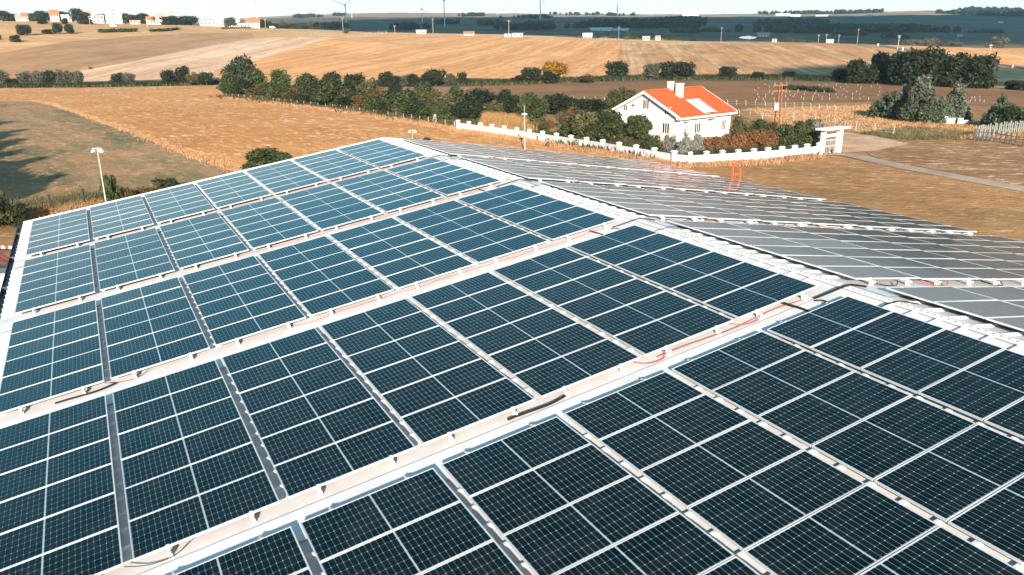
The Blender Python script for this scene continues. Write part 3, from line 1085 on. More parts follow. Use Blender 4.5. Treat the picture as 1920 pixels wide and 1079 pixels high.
for y in (-.06, HL + .0):                    # white rake boards
    for sx in (-1, 1):
        b = MB()
        c = [(sx * hw * 1.01, roof_z(hw) + .03), (0, HR + .03), (0, HR - .38), (sx * hw * 1.01, roof_z(hw) - .38)]
        n = len(b.v)
        b.v += [(p[0], y, p[1]) for p in c] + [(p[0], y + .06, p[1]) for p in c]
        for q in ((0, 1, 2, 3), (7, 6, 5, 4), (0, 4, 5, 1), (1, 5, 6, 2), (2, 6, 7, 3), (3, 7, 4, 0)):
            b.f.append(tuple(n + k for k in q))
            b.m.append(0)
        b.build('rake_board', m_trim, house)
for sx in (-1, 1):                           # boxed eaves
    b = MB()
    x0, x1 = sorted((sx * WX, sx * (hw + .06)))
    b.box(x0, x1, .0, HL, HE - .42, HE - .13)
    b.build('eave_box', m_trim, house)
b = MB()                                     # soffit along the front gable
for sx in (-1, 1):
    c = [(0, .0, HR - .32), (sx * hw, .0, HE - .32), (sx * hw, Y0, HE - .32), (0, Y0, HR - .32)]
    b.poly(c if sx > 0 else c[::-1])
b.build('soffit', m_trim, house)
b = MB()                                     # roof terrace
zf = roof_z(tx1) - .25
b.quad((tx0, ty0, zf), (tx1, ty0, zf), (tx1, ty1, zf), (tx0, ty1, zf))
b.quad((tx0, ty0, zf), (tx0, ty1, zf), (tx0, ty1, roof_z(tx0) + .03), (tx0, ty0, roof_z(tx0) + .03))
b.poly([(tx0, ty0, zf), (tx0, ty0, roof_z(tx0) + .03), (tx1, ty0, zf + .28)])
b.poly([(tx0, ty1, zf), (tx1, ty1, zf + .28), (tx0, ty1, roof_z(tx0) + .03)])
b.build('roof_terrace', m_trim, house)
b = MB()
b.box(tx0 + .01, tx0 + .06, ty0 + .5, ty0 + 1.3, zf + .05, zf + 1.35)
b.build('terrace_door', m_pane, house)
for (cx, cy, sx_, sy_, h0, h1) in ((0.0, 5.95, .75, .65, HR - .3, HR + 1.0), (1.95, 5.7, .85, .8, roof_z(1.95) - .4, roof_z(1.95) + 1.75), (.9, 7.2, .6, .6, roof_z(.9) - .3, roof_z(.9) + 1.0)):
    b = MB()
    b.box(cx - sx_ / 2, cx + sx_ / 2, cy - sy_ / 2, cy + sy_ / 2, h0, h1)
    b.box(cx - sx_ / 2 - .05, cx + sx_ / 2 + .05, cy - sy_ / 2 - .05, cy + sy_ / 2 + .05, h1, h1 + .08)
    b.build('chimney', m_trim, house)

def window(par, face, a0, a1, z0, z1, n=3, at_=0.0):
    """window with sill, frame and n panes; face 'y' looks along -y at y = at_, face 'x' along +x at x = at_"""
    def bx(bb, s0, s1, h0, h1, d0, d1, mi=0):
        if face == 'y':
            bb.box(s0, s1, at_ - d1, at_ - d0, h0, h1, mi)
        else:
            bb.box(at_ + d0, at_ + d1, s0, s1, h0, h1, mi)
    f = MB()
    t = .07
    bx(f, a0 - t, a0, z0 - t, z1 + t, .002, .06)
    bx(f, a1, a1 + t, z0 - t, z1 + t, .002, .06)
    bx(f, a0, a1, z1, z1 + t, .002, .06)
    bx(f, a0 - .12, a1 + .12, z0 - t - .03, z0, .002, .11)
    wd = (a1 - a0) / n
    for k in range(1, n):
        bx(f, a0 + k * wd - .045, a0 + k * wd + .045, z0, z1, .002, .05)
    wo = f.build('window', m_trim, par)
    for k in range(n):
        p = MB()
        bx(p, a0 + k * wd + (.047 if k else .002), a0 + (k + 1) * wd - (.047 if k < n - 1 else .002), z0 + .002, z1 - .002, .001, .02)
        p.build('pane', m_pane, wo)
    return wo
window(house, 'y', 3.3, 4.5, 1.05, 2.45, 3, Y0)
window(house, 'y', -.6, .5, 4.25, 5.5, 3, Y0)
window(house, 'y', 3.55, 4.65, 3.72, 4.72, 3, Y0)
window(house, 'y', -4.4, -3.75, 3.75, 4.5, 2, Y0)
window(house, 'y', -3.6, -2.4, 1.05, 2.45, 3, Y0)
window(house, 'x', Y0 + 3.55, Y0 + 4.75, .95, 2.3, 3, WX)
window(house, 'x', Y0 + 9.75, Y0 + 10.75, .95, 2.3, 3, WX)
b = MB()
b.box(WX - 1.095, WX - 1.04, Y0 + 6.6, Y0 + 7.5, -.1, 2.2)
b.build('door', m_brownf, house)
b = MB()
b.box(WX - 1.295, WX - 1.25, Y0 + 1.4, Y0 + 2.2, -.1, 2.1)
b.build('door', m_trim, house)
b = MB()
b.box(-2.6, -2.35, Y0 - .3, Y0 - .02, 4.6, 4.72)
b.box(-2.5, -2.42, Y0 - .02, Y0 + .0, 4.4, 4.62)
b.build('wall_lamp', m_black, house)
b = MB()
b.tube([(WX + .06, Y0 + .12, -.2), (WX + .06, Y0 + .12, HE - .45)], .05, 6)
b.build('downpipe', m_trim, house)

# garden wall: panels between capped pillars
def garden_wall(pix, npan, h0, label):
    P = [at(x, y) for x, y in pix]
    w_ = thing('garden_wall', label, 'wall', P[0])
    o = P[0]
    acc = [0]
    for i in range(1, len(P)):
        acc.append(acc[-1] + (P[i] - P[i - 1]).length)
    def along(s):
        for i in range(1, len(P)):
            if s <= acc[i] + 1e-6:
                t = (s - acc[i - 1]) / (acc[i] - acc[i - 1])
                return P[i - 1].lerp(P[i], t)
        return P[-1]
    pts = [along(acc[-1] * k / npan) for k in range(npan + 1)]
    for k, p in enumerate(pts):
        q = pts[min(k + 1, npan)] - pts[max(k - 1, 0)]
        M = Matrix.Translation(p - o) @ Matrix.Rotation(math.atan2(q.y, q.x), 4, 'Z')
        b = MB()
        b.box(-.24, .24, -.24, .24, -.3, h0 + .36, M=M)
        pi = b.build('pillar', m_render, w_)
        b = MB()
        b.box(-.29, .29, -.29, .29, h0 + .36, h0 + .44, M=M)
        b.box(-.2, .2, -.2, .2, h0 + .44, h0 + .52, M=M)
        b.build('pillar_cap', m_trim, pi)
        if k < npan:
            r = pts[k + 1] - p
            L_ = r.length
            b = MB()
            M2 = Matrix.Translation(p - o) @ Matrix.Rotation(math.atan2(r.y, r.x), 4, 'Z')
            sh = r.z / L_
            b.box(.24, L_ - .24, -.11, .11, -.3, h0, M=M2)
            b.box(.24, L_ - .24, -.16, .16, h0, h0 + .08, M=M2)
            if k % 4 == 1:
                b.box(.5, L_ - .5, -.135, .135, -.2, h0 * .55, M=M2)
            b.build('wall_panel', m_render, w_)
    return w_
garden_wall([(859, 243), (960, 257), (1060, 273), (1135, 285), (1192, 295), (1262, 307)], 15, 1.05, 'long white garden wall with capped pillars along the stubble field')
garden_wall([(1264, 308), (1292, 311), (1340, 308), (1410, 304), (1470, 299), (1534, 292)], 10, 1.1, 'white garden wall with capped pillars in front of the rust hedge')

# gate with its canopy
ga, gb = at(1541, 291), at(1571, 287)
gt = thing('entrance_gate', 'white canopied gateway with metal gate leaves at the end of the gravel path', 'gate', ga, math.atan2(gb.y - ga.y, gb.x - ga.x))
gw = (gb - ga).length
gh = z_top(ga, 241)
b = MB()
b.box(-.3, .15, -.25, .25, -.2, gh - .225)
b.build('post', m_render, gt)
b = MB()
b.box(gw - .3, gw + .25, -.3, .3, -.2, gh - .225)
b.build('post', m_render, gt)
b = MB()
b.box(-.7, gw + 1.0, -.8, .8, gh - .22, gh)
b.box(-.3, gw + .25, -.15, .15, gh - 1.15, gh - .8)
b.build('canopy', m_trim, gt)
for s0, s1 in ((.18, gw / 2 - .12), (gw / 2 - .06, gw - .46)):
    b = MB()
    for z in (.15, 1.0, 1.75):
        b.box(s0, s1, -.03, .03, z, z + .06)
    x = s0
    while x < s1:
        b.box(x, x + .03, -.02, .02, .15, 1.9)
        x += .3
    b.build('gate_leaf', m_galv, gt)

# ------------------------------------------------------------------ lamp posts, poles and fences
m_pole = mat('pole_grey', (0.42, 0.40, 0.38), 0.5, 0.2)
m_wood = mat('grey_wood', (0.40, 0.30, 0.22), 0.85, var=0.3, scale=4)
m_dwood = mat('dark_wood', (0.035, 0.028, 0.022), 0.85)
m_rust = mat('rusty_steel', (0.36, 0.13, 0.05), 0.75, var=0.3, scale=3)
m_lens = mat('lamp_glass', (0.6, 0.58, 0.55), 0.2)

def flood_post(px, py, ytop, label, spread=.9):
    p = at(px, py)
    h = z_top(p, ytop)
    t = thing('lamp_post', label, 'lamp post', p)
    b = MB()
    b.tube([(0, 0, -.3), (0, 0, h * .5), (0, 0, h)], [.075, .06, .045], 8)
    b.build('pole', m_pole, t)
    b = MB()
    b.tube([(-spread, 0, h - .06), (spread, 0, h - .06)], .04, 6)
    b.build('crossarm', m_pole, t)
    for sx in (-1, 1):
        M = Matrix.Translation((sx * (spread - .1), -.1, h - .32)) @ Matrix.Rotation(R(-35), 4, 'X') @ Matrix.Rotation(sx * R(25), 4, 'Z')
        b = MB()
        b.box(-.2, .2, -.07, .07, -.13, .13, M=M)
        b.box(-.03, .03, -.03, .03, .13, .3, M=M)
        f = b.build('floodlight', m_pole, t)
        b = MB()
        b.box(-.17, .17, -.085, -.072, -.11, .11, M=M)
        b.build('lens', m_lens, f)
    return t
flood_post(204, 412, 277, 'tall lamp post with two floodlights behind the left roof edge', .42)
flood_post(774, 268, 243.5, 'lamp post with two floodlights just behind the far gable', .5)
p = at(984, 290)
h = z_top(p, 215)
t = thing('garden_lamp', 'slim white post with a round lamp and spike before the garden wall', 'lamp post', p)
b = MB()
b.tube([(0, 0, -.3), (0, 0, h)], [.09, .06], 8)
b.build('pole', m_pole, t)
b = MB()
b.tube([(0, 0, h - .12), (0, 0, h - .02), (0, 0, h + .12), (0, 0, h + .2)], [.12, .42, .30, .08], 10)
b.build('lamp_head', m_galv, t)
b = MB()
b.tube([(0, 0, h + .2), (0, 0, z_top(p, 198))], .03, 6)
b.build('spike', m_pole, t)

def fence(name, label, pix, n, h, m_post, r=.06, wires=(.4, .8), bent=False, m_wire=None, lean=.03, jitter=.0, sq=False):
    P = [at(x, y) for x, y in pix]
    f = thing(name, label, 'fence', P[0])
    o = P[0]
    acc = [0]
    for i in range(1, len(P)):
        acc.append(acc[-1] + (P[i] - P[i - 1]).length)
    pts = []
    for k in range(n):
        s = acc[-1] * k / (n - 1)
        for i in range(1, len(P)):
            if s <= acc[i] + 1e-6:
                q = P[i - 1].lerp(P[i], (s - acc[i - 1]) / max(acc[i] - acc[i - 1], 1e-6))
                break
        pts.append(ground(q.x, q.y))
    tops = []
    for p in pts:
        hh = h * (1 + rnd.uniform(-jitter, jitter))
        tp = Vector((rnd.gauss(0, lean), rnd.gauss(0, lean), hh))
        b = MB()
        line = [(0, 0, -.2), tuple(tp)]
        if bent:
            line += [tuple(tp + Vector((-.28, -.1, .25)))]
        b.tube(line, r, 5)
        b.v = [tuple(Vector(v) + p - o) for v in b.v]
        b.build('post', m_post, f)
        tops.append(p - o + tp)
    if wires:
        b = MB()
        for wz in wires:
            b.tube([tops[k].lerp(pts[k] - o, 1 - wz) for k in range(n)], .012, 3)
        b.build('wire', m_wire or m_galv, f)
    return f
fence('field_fence', 'low fence of pale posts between stubble field and hedgerow', [(425, 183), (480, 188), (560, 198), (640, 207), (700, 216), (760, 225), (800, 231), (852, 240)], 34, 1.15, m_conc, .06, (.35, .65, .95), m_wire=m_wood)
for s in (0,):                               # braced corner post
    p = at(816, 233)
    t = thing('braced_post', 'pale braced strainer post near the end of the field fence', 'fence post', p)
    for dx in (-.55, 0, .55):
        b = MB()
        b.tube([(dx, -.1 if dx else 0, 0), (dx * .1, 0, 1.75)], .07, 5)
        b.build('leg', m_conc, t)
fence('yard_fence', 'dark post and wire fence beside the mown field at the left', [(-120, 416), (-3, 409), (53, 406), (110, 399), (165, 388), (215, 378)], 6, 1.75, m_dwood, .13, (.3, .6, .95), lean=.02, m_wire=m_dwood)
for px, py, nm in ((53, 406, 'left'), (110, 399, 'middle')):
    pass
fence('field_fence', 'row of bent concrete posts behind the villa', [(1364, 197), (1428, 200), (1478, 202), (1530, 206), (1575, 210), (1598, 212)], 15, 1.0, m_conc, .06, (.4, .8), True)
fence('field_fence', 'row of concrete posts beside the rough meadow right of the gate', [(1386, 222), (1420, 226), (1475, 226), (1545, 236), (1600, 247), (1675, 254)], 13, 1.35, m_conc, .06, (.3, .6, .9), True)
fence('field_fence', 'row of bent concrete posts left of the villa', [(1056, 190), (1120, 192), (1150, 194)], 6, 1.1, m_conc, .06, (.4, .8), True)
# grey stake fences at the right
def stake_fence(label, pix, n, h, m):
    P = [at(x, y) for x, y in pix]
    f = thing('stake_fence', label, 'fence', P[0])
    for k in range(n):
        s = k / (n - 1) * (len(P) - 1)
        i = min(int(s), len(P) - 2)
        p = P[i].lerp(P[i + 1], s - i) - P[0]
        b = MB()
        hh = h * rnd.uniform(.9, 1.1)
        b.tube([(p.x, p.y, p.z - .2), (p.x + rnd.gauss(0, .04), p.y, p.z + hh)], [.12, .09], 6)
        b.build('stake', m, f)
    b = MB()
    for wz in (.35, .75):
        b.tube([P[i] - P[0] + Vector((0, -.1, h * wz)) for i in range(len(P))], .04, 4)
    b.build('rail', m, f)
m_stake = mat('weathered_stake', (0.24, 0.25, 0.22), 0.85, var=0.25, scale=2)
m_dstake = mat('dark_stake', (0.055, 0.065, 0.075), 0.8)
stake_fence('long fence of grey upright stakes at the right edge of the picture', [(1832, 259), (1880, 252), (1925, 246), (1990, 238)], 34, 1.75, m_stake)
stake_fence('shorter fence of dark posts in front of the grey stakes', [(1826, 264), (1860, 266), (1900, 273), (1960, 283)], 14, 1.6, m_dstake)

# rusty lattice power pole with its transformer
p = at(1457, 240)
h = z_top(p, 159)
t = thing('power_pole', 'rusty lattice power pole with a grey transformer behind the garden', 'power pole', p)
for sx in (-1, 1):
    for sy in (-1, 1):
        b = MB()
        b.tube([(sx * .45, sy * .45, -.2), (sx * .18, sy * .18, h)], .06, 4)
        b.build('leg', m_rust, t)
b = MB()
n = 9
for k in range(n):
    z0, z1 = h * k / n, h * (k + 1) / n
    w0, w1 = .45 - .27 * k / n, .45 - .27 * (k + 1) / n
    for s in (-1, 1):
        b.tube([(-w0, s * w0, z0), (w1, s * w1, z1)], .035, 3)
        b.tube([(s * w0, -w0, z0), (s * w1, w1, z1)], .035, 3)
b.build('lattice', m_rust, t)
for z in (h - .1, h - 1.0):
    b = MB()
    b.box(-1.1, 1.1, -.06, .06, z - .06, z + .06)
    b.build('crossarm', m_rust, t)
for x in (-.95, 0, .95):
    b = MB()
    b.tube([(x, 0, h - .05), (x, 0, h + .1), (x, 0, h + .38)], [.05, .12, .07], 6)
    b.build('insulator', m_brownf, t)
b = MB()
b.box(-1.0, -.25, -.75, -.2, h * .42, h * .42 + 1.15)
for k in range(5):
    b.box(-.98 + k * .15, -.92 + k * .15, -.86, -.75, h * .42 + .1, h * .42 + 1.0)
b.build('transformer', m_pole, t)

# small white ruin at the foot of the conifers
p = at(1770, 233)
k = px_size(p)
t = thing('ruined_hut', 'small roofless white hut in front of the right-hand conifers', 'ruin', p)
b = MB()
b.prism([(0, 0), (20 * k, 0), (20 * k, .3), (0, .3)], -.2, 11 * k)
b.box(0, 6 * k, -.004, .304, 11 * k, 14 * k)
b.build('wall', m_render, t)
b = MB()
b.box(24 * k, 45 * k, -.2, .1, -.3, 7 * k)
b.box(24 * k, 34 * k, -.204, .104, 7 * k, 11 * k)
b.build('wall', m_render, t)
b = MB()
b.box(20 * k, 24 * k, 1.5, 1.8, -.2, 9 * k)
b.box(.02, .3, .3, 4, -.2, 10 * k)
b.build('wall', m_render, t)

# striped barrier and orange sheet at the left of the shed
p = at(6, 482)
t = thing('safety_barrier', 'red and white striped barrier plank on the ground left of the shed', 'barrier', p, R(-8))
b = MB()
for k in range(-6, 6):
    b.box(k * .3, k * .3 + .3, -.02, .02, .62, .84, 1 if k % 2 else 0)
b.build('plank', [m_trim, m_red], t)
for x in (-1.5, 1.5):
    b = MB()
    b.tube([(x, -.3, 0), (x, .03, .7), (x, .3, 0)], .03, 5)
    b.build('trestle', m_galv, t)
p = at(-2, 520)
t = thing('orange_tent', 'orange sheet stretched over a low frame left of the shed', 'tarpaulin', p, R(20))
b = MB()
for k in range(6):
    y0, y1 = -1.2 + k * .4, -1.2 + (k + 1) * .4
    s0, s1 = .12 * math.sin(k * 2.1), .12 * math.sin((k + 1) * 2.1)
    b.quad((-1.1, y0, .5 + s0), (0, y0, 1.5 + s0 * .4), (0, y1, 1.5 + s1 * .4), (-1.1, y1, .5 + s1))
    b.quad((0, y0, 1.5 + s0 * .4), (1.1, y0, .5 - s0), (1.1, y1, .5 - s1), (0, y1, 1.5 + s1 * .4))
b.build('sheet', m_orange, t, True)
for x in (-1, 1):
    b = MB()
    b.tube([(x, -1.15, 0), (0, -1.15, 1.5)], .03, 5)
    b.build('strut', m_galv, t)
p = at(1, 545)
t = thing('site_cabinet', 'dark green and white site cabinet left of the shed gutter', 'cabinet', p, R(15))
b = MB()
b.box(-.8, .8, -.4, .4, 0, 1.2)
b.build('body', m_trim, t)
b = MB()
b.box(-.85, .85, -.45, .45, 1.2, 1.55)
b.build('lid', mat('dark_green_paint', (.02, .04, .03), .5), t)

# ------------------------------------------------------------------ trees and shrubs
m_bark = mat('bark', (0.13, 0.085, 0.06), 0.9, var=0.3, scale=6)
LM = {
    'green': leaf_mat('leaf_green', (0.0609, 0.0772, 0.0258), (0.0327, 0.0468, 0.0175)),
    'olive': leaf_mat('leaf_olive', (0.1065, 0.1014, 0.0406), (0.0608, 0.0608, 0.0243)),
    'grey': leaf_mat('leaf_grey', (0.1209, 0.1170, 0.0819), (0.0741, 0.0764, 0.0530)),
    'dark': leaf_mat('leaf_dark', (0.0293, 0.0390, 0.0166), (0.0156, 0.0244, 0.0118)),
    'silver': leaf_mat('leaf_silver', (0.2262, 0.2262, 0.1950), (0.1404, 0.1482, 0.1287)),
    'conifer': leaf_mat('needle_green', (0.0796, 0.0994, 0.0570), (0.0437, 0.0624, 0.0398), 0.1),
    'conifer_grey': leaf_mat('needle_grey', (0.1219, 0.1365, 0.0975), (0.0731, 0.0877, 0.0644), 0.1),
    'rust': leaf_mat('leaf_rust', (0.21, 0.098, 0.043), (0.125, 0.07, 0.032)),
    'gold': leaf_mat('leaf_gold', (0.3900, 0.1950, 0.0195), (0.2340, 0.1326, 0.0234)),
    'brown': leaf_mat('leaf_brown', (0.1525, 0.0942, 0.0359), (0.0897, 0.0673, 0.0251)),
    'straw': leaf_mat('reed_straw', (0.4836, 0.2808, 0.1092), (0.3588, 0.1950, 0.0702)),
}

def leaf_quads(P, N, size, g, aspect=1.5):
    """leaf faces at points P with normals N"""
    n = len(P)
    t = g.normal(size=(n, 3))
    t -= N * (t * N).sum(1, keepdims=True)
    t /= np.linalg.norm(t, axis=1, keepdims=True) + 1e-9
    q = np.cross(N, t)
    s = (size * g.uniform(.6, 1.3, n))[:, None]
    a, c = t * s * aspect * .5, q * s * .5
    V = np.stack([P - a, P + c * 1.0, P + a, P - c], 1).reshape(-1, 3)
    return V

def crown_mesh(name, lobes, n, size, m, seed, flat=0.0, jit=0.7, zs=1.0):
    g = np.random.default_rng(seed)
    L_ = np.array(lobes, float)                 # x, y, z, radius
    wts = L_[:, 3] ** 2
    ids = g.choice(len(L_), n, p=wts / wts.sum())
    d = g.normal(size=(n, 3))
    d /= np.linalg.norm(d, axis=1, keepdims=True)
    rr = g.uniform(.35, 1.0, n) ** .5
    rr *= g.choice([1.0, 1.15, 1.32], n, p=[.74, .18, .08])
    P = L_[ids, :3] + d * (L_[ids, 3] * rr)[:, None] * np.array([1, 1, zs])
    keep = P[:, 2] > .02
    P, d = P[keep], d[keep]
    N = d + g.normal(size=d.shape) * jit
    N[:, 2] += .25 - flat
    N /= np.linalg.norm(N, axis=1, keepdims=True)
    V = leaf_quads(P, N, size, g)
    F = np.arange(len(V)).reshape(-1, 4)
    me = bpy.data.meshes.new(name)
    me.from_pydata(V.tolist(), [], F.tolist())
    me.materials.append(m)
    me.update()
    return me

def round_lobes(seed, k, base=.12, top=1.0, w=.5, rmin=.16, rmax=.28):
    r = random.Random(seed)
    out = [(0, 0, (base + top) / 2, .30)]
    for i in range(k):
        a = i * 2.4 + r.uniform(-.5, .5)
        z = r.uniform(base + .1, top - .12)
        t = (z - base) / (top - base)
        wr = w * (1 - abs(t - .42) ** 1.6 * 1.2)
        rad = r.uniform(rmin, rmax)
        d = max(0, wr - rad * .8) * r.uniform(.6, 1.0)
        out.append((math.cos(a) * d, math.sin(a) * d, min(z, top - rad * .8), rad))
    return out

def cone_lobes(seed, k, w=.33, p=.85):
    r = random.Random(seed)
    out = []
    for i in range(k):
        z = .06 + .9 * (i / k)
        wr = w * (1 - z) ** p + .02
        for q in range(max(1, int(5 * wr / w))):
            a = r.uniform(0, 6.28)
            d = wr * r.uniform(.25, .8)
            out.append((math.cos(a) * d, math.sin(a) * d, z + r.uniform(-.02, .02), max(.035, wr * r.uniform(.3, .5))))
    return out

def trunk_mesh(name, h, r, limbs, seed):
    g = random.Random(seed)
    b = MB()
    b.tube([(0, 0, -.06), (g.uniform(-.02, .02), 0, h * .5), (g.uniform(-.03, .03), g.uniform(-.03, .03), h)], [r * 1.25, r * .85, r * .4], 6)
    for k in range(limbs):
        a = k * 2.4 + g.random()
        z = h * g.uniform(.35, .8)
        L_ = g.uniform(.2, .36)
        b.tube([(0, 0, z), (math.cos(a) * L_ * .5, math.sin(a) * L_ * .5, z + .1), (math.cos(a) * L_, math.sin(a) * L_, z + .22)], [r * .5, r * .3, r * .12], 4)
    return b.mesh(name, m_bark, True)

TRUNK = [trunk_mesh('trunk', .75, .028, 6, 1), trunk_mesh('trunk', .7, .035, 6, 2), trunk_mesh('trunk', .95, .03, 4, 3)]
PROTO = {}
def proto(key, lobes, n, size, leaf, seed, tr=0, **kw):
    PROTO[key] = (crown_mesh('crown', lobes, n, size, LM[leaf], seed, **kw), TRUNK[tr])
for i in range(3):
    proto(f'green{i}', round_lobes(10 + i, 13), 2600, .062, 'green', i)
    proto(f'dark{i}', round_lobes(20 + i, 12, .04), 2600, .062, 'dark', 10 + i, 1)
    proto(f'grey{i}', round_lobes(30 + i, 11, .06), 2200, .058, 'grey', 20 + i, 1)
    proto(f'olive{i}', round_lobes(40 + i, 13, .03, 1.0, .52, .13, .24), 2300, .055, 'olive', 30 + i)
    proto(f'brown{i}', round_lobes(50 + i, 12, .03, 1.0, .5, .13, .24), 1900, .055, 'brown', 40 + i)
for i in range(2):
    proto(f'rust{i}', round_lobes(60 + i, 11, .02, .95), 2000, .06, 'rust', 50 + i)
    proto(f'silver{i}', round_lobes(70 + i, 12, .03, .98, .5, .12, .22), 2400, .06, 'silver', 60 + i)
    proto(f'conifer{i}', cone_lobes(80 + i, 22, .40, .8), 5000, .05, 'conifer', 70 + i, 2, flat=.1)
    proto(f'cypress{i}', cone_lobes(90 + i, 20, .34, .5), 5000, .045, 'conifer_grey', 80 + i, 2)
    proto(f'cedar{i}', cone_lobes(96 + i, 12, .5, .75), 4500, .05, 'conifer', 90 + i, 2, flat=-.4)
proto('laurel0', round_lobes(101, 20, .05, 1.0, .52, .10, .2), 6000, .05, 'green', 101, 0)
proto('laurel1', round_lobes(102, 20, .03, 1.0, .52, .10, .2), 6000, .05, 'green', 102, 0)
proto('laurel2', round_lobes(103, 20, .03, 1.0, .52, .10, .2), 5000, .05, 'olive', 103, 0)
proto('gold0', round_lobes(104, 9, .3, 1.0, .5, .15, .25), 1800, .06, 'gold', 104, 0)
proto('spruce0', cone_lobes(105, 16, .42, .9), 4200, .05, 'silver', 105, 2, flat=-.2)

def plant(key, px, py, hpx, wpx, name, label, cat, group=None, loc=None, rot=None):
    p = loc or at(px, py, 900)
    k = px_size(p)
    if rot is None:
        rot = rnd.uniform(0, 6.28)
    t = thing(name, label, cat, p, rot, group)
    h, w_ = hpx * k * 1.12, wpx * k * 1.22
    t.scale = (w_, w_, h)
    cm, tm = PROTO[key]
    link('trunk', tm, t)
    link('crown', cm, t)
    return t

def row(items, name, adj, where, cat, group, kinds=None):
    """plants of one stand, labelled from left to right"""
    items = sorted(items, key=lambda q: q[1])
    byk = {}
    for it in items:
        byk.setdefault(it[0], []).append(it)
    for it in items:
        a = adj[it[0]]
        lst = [q for q in items if adj[q[0]] == a]
        n = lst.index(it)
        nth = ORD[n] + ' from the left ' if len(lst) > 1 else ''
        vs_ = [q for q in PROTO if q[:-1] == it[0]]
        nm = it[5] if len(it) > 5 else name
        plant(vs_[(int(it[1]) * 7 + n) % len(vs_)], it[1], it[2], it[3], it[4], nm, f'{a}, {nth}{where}', cat, group)

A = {'green': 'green bushy tree', 'dark': 'dark green tree', 'grey': 'grey-green tree', 'olive': 'olive green tree', 'brown': 'autumn brown tree',
     'gold': 'golden yellow autumn tree', 'rust': 'rust coloured shrub', 'silver': 'silver leaved shrub', 'conifer': 'dark conifer', 'cypress': 'grey-green cypress',
     'cedar': 'spreading dark cedar', 'laurel': 'glossy green laurel', 'spruce': 'silver blue spruce'}
row([('grey', 3, 163, 26, 32), ('dark', 24, 163, 15, 22), ('grey', 52, 163, 25, 32), ('grey', 78, 163, 26, 30), ('dark', 100, 163, 26, 28), ('grey', 122, 163, 28, 28), ('grey', 146, 162, 24, 28),
     ('dark', 224, 161, 22, 26), ('grey', 244, 161, 20, 26), ('dark', 318, 160, 28, 24), ('dark', 345, 159, 32, 26), ('olive', 364, 160, 22, 24), ('dark', 388, 160, 24, 26)],
    'stream_tree', A, 'along the left stream bank', 'tree', 'trees along the stream at the left')
_fl = [(425, 181), (480, 186), (560, 196), (640, 205), (700, 214), (760, 223), (852, 237)]
FILL = []
_r = random.Random(3)
for k in range(17):
    x = 436 + k * 24.5
    y = np.interp(x, [q[0] for q in _fl], [q[1] for q in _fl]) - 1.5
    FILL.append((['green', 'dark', 'olive', 'green', 'brown', 'dark'][(k * 5 + k // 4) % 6], int(x), float(y), _r.randint(20, 32), _r.randint(36, 50)))
row([('green', 437, 179, 48, 44), ('dark', 458, 180, 62, 46), ('green', 482, 182, 46, 40), ('grey', 517, 191, 24, 32), ('green', 527, 176, 38, 38), ('brown', 547, 192, 26, 36), ('green', 578, 184, 40, 42), ('dark', 603, 180, 30, 36),
     ('dark', 622, 176, 34, 38), ('green', 620, 203, 46, 60), ('olive', 650, 204, 36, 36), ('dark', 664, 180, 38, 44), ('olive', 692, 196, 44, 40), ('brown', 706, 212, 40, 42), ('dark', 741, 185, 22, 28), ('green', 757, 219, 42, 62),
     ('dark', 730, 206, 30, 40), ('olive', 785, 205, 30, 34), ('green', 800, 196, 36, 46), ('olive', 828, 221, 38, 52), ('brown', 812, 205, 28, 34), ('green', 855, 202, 34, 34), ('dark', 880, 231, 38, 42), ('dark', 900, 212, 44, 56), ('dark', 862, 226, 30, 34),
     ('olive', 925, 218, 26, 34), ('dark', 943, 206, 32, 34), ('dark', 960, 212, 28, 32)
    ] + FILL,
    'hedgerow_tree', A, 'in the hedgerow by the stubble field', 'tree', 'trees of the hedgerow beside the stubble field')
row([('dark', 724, 163, 26, 28), ('dark', 745, 163, 18, 26), ('grey', 762, 163, 18, 24), ('dark', 777, 163, 20, 28), ('dark', 800, 162, 20, 26), ('dark', 818, 161, 30, 38), ('grey', 846, 161, 20, 24), ('dark', 866, 160, 22, 20),
     ('dark', 971, 158, 14, 24), ('dark', 998, 157, 30, 36), ('gold', 1040, 155, 34, 50), ('dark', 1032, 157, 20, 30), ('olive', 1100, 156, 14, 30), ('dark', 1155, 150, 34, 40), ('grey', 1222, 149, 25, 38), ('dark', 1251, 149, 30, 38),
     ('dark', 1282, 149, 32, 40), ('dark', 1365, 149, 24, 30), ('dark', 1422, 150, 14, 24), ('dark', 1480, 149, 15, 22)],
    'stream_tree', A, 'along the stream below the orange hill', 'tree', 'trees along the stream at the centre')
row([('dark', 1575, 153, 24, 28), ('dark', 1603, 157, 38, 36), ('dark', 1627, 157, 30, 38), ('dark', 1655, 156, 48, 50), ('dark', 1690, 160, 52, 50), ('dark', 1716, 162, 58, 58), ('dark', 1742, 163, 62, 50), ('dark', 1764, 161, 52, 44), ('dark', 1788, 164, 54, 50), ('dark', 1834, 166, 58, 54),
     ('dark', 1896, 168, 16, 24), ('dark', 1918, 170, 18, 28)],
    'grove_tree', A, 'in the dark grove beneath the road', 'tree', 'dark trees of the grove at the right')
row([('green', 990, 218, 38, 40), ('green', 1010, 222, 32, 36), ('dark', 1042, 214, 34, 50), ('dark', 1068, 212, 26, 38), ('dark', 1088, 212, 24, 42), ('dark', 1113, 210, 24, 40), ('green', 1150, 206, 30, 36), ('olive', 1168, 203, 36, 46)],
    'garden_tree', A, 'behind the garden left of the villa', 'tree', 'trees behind the garden')
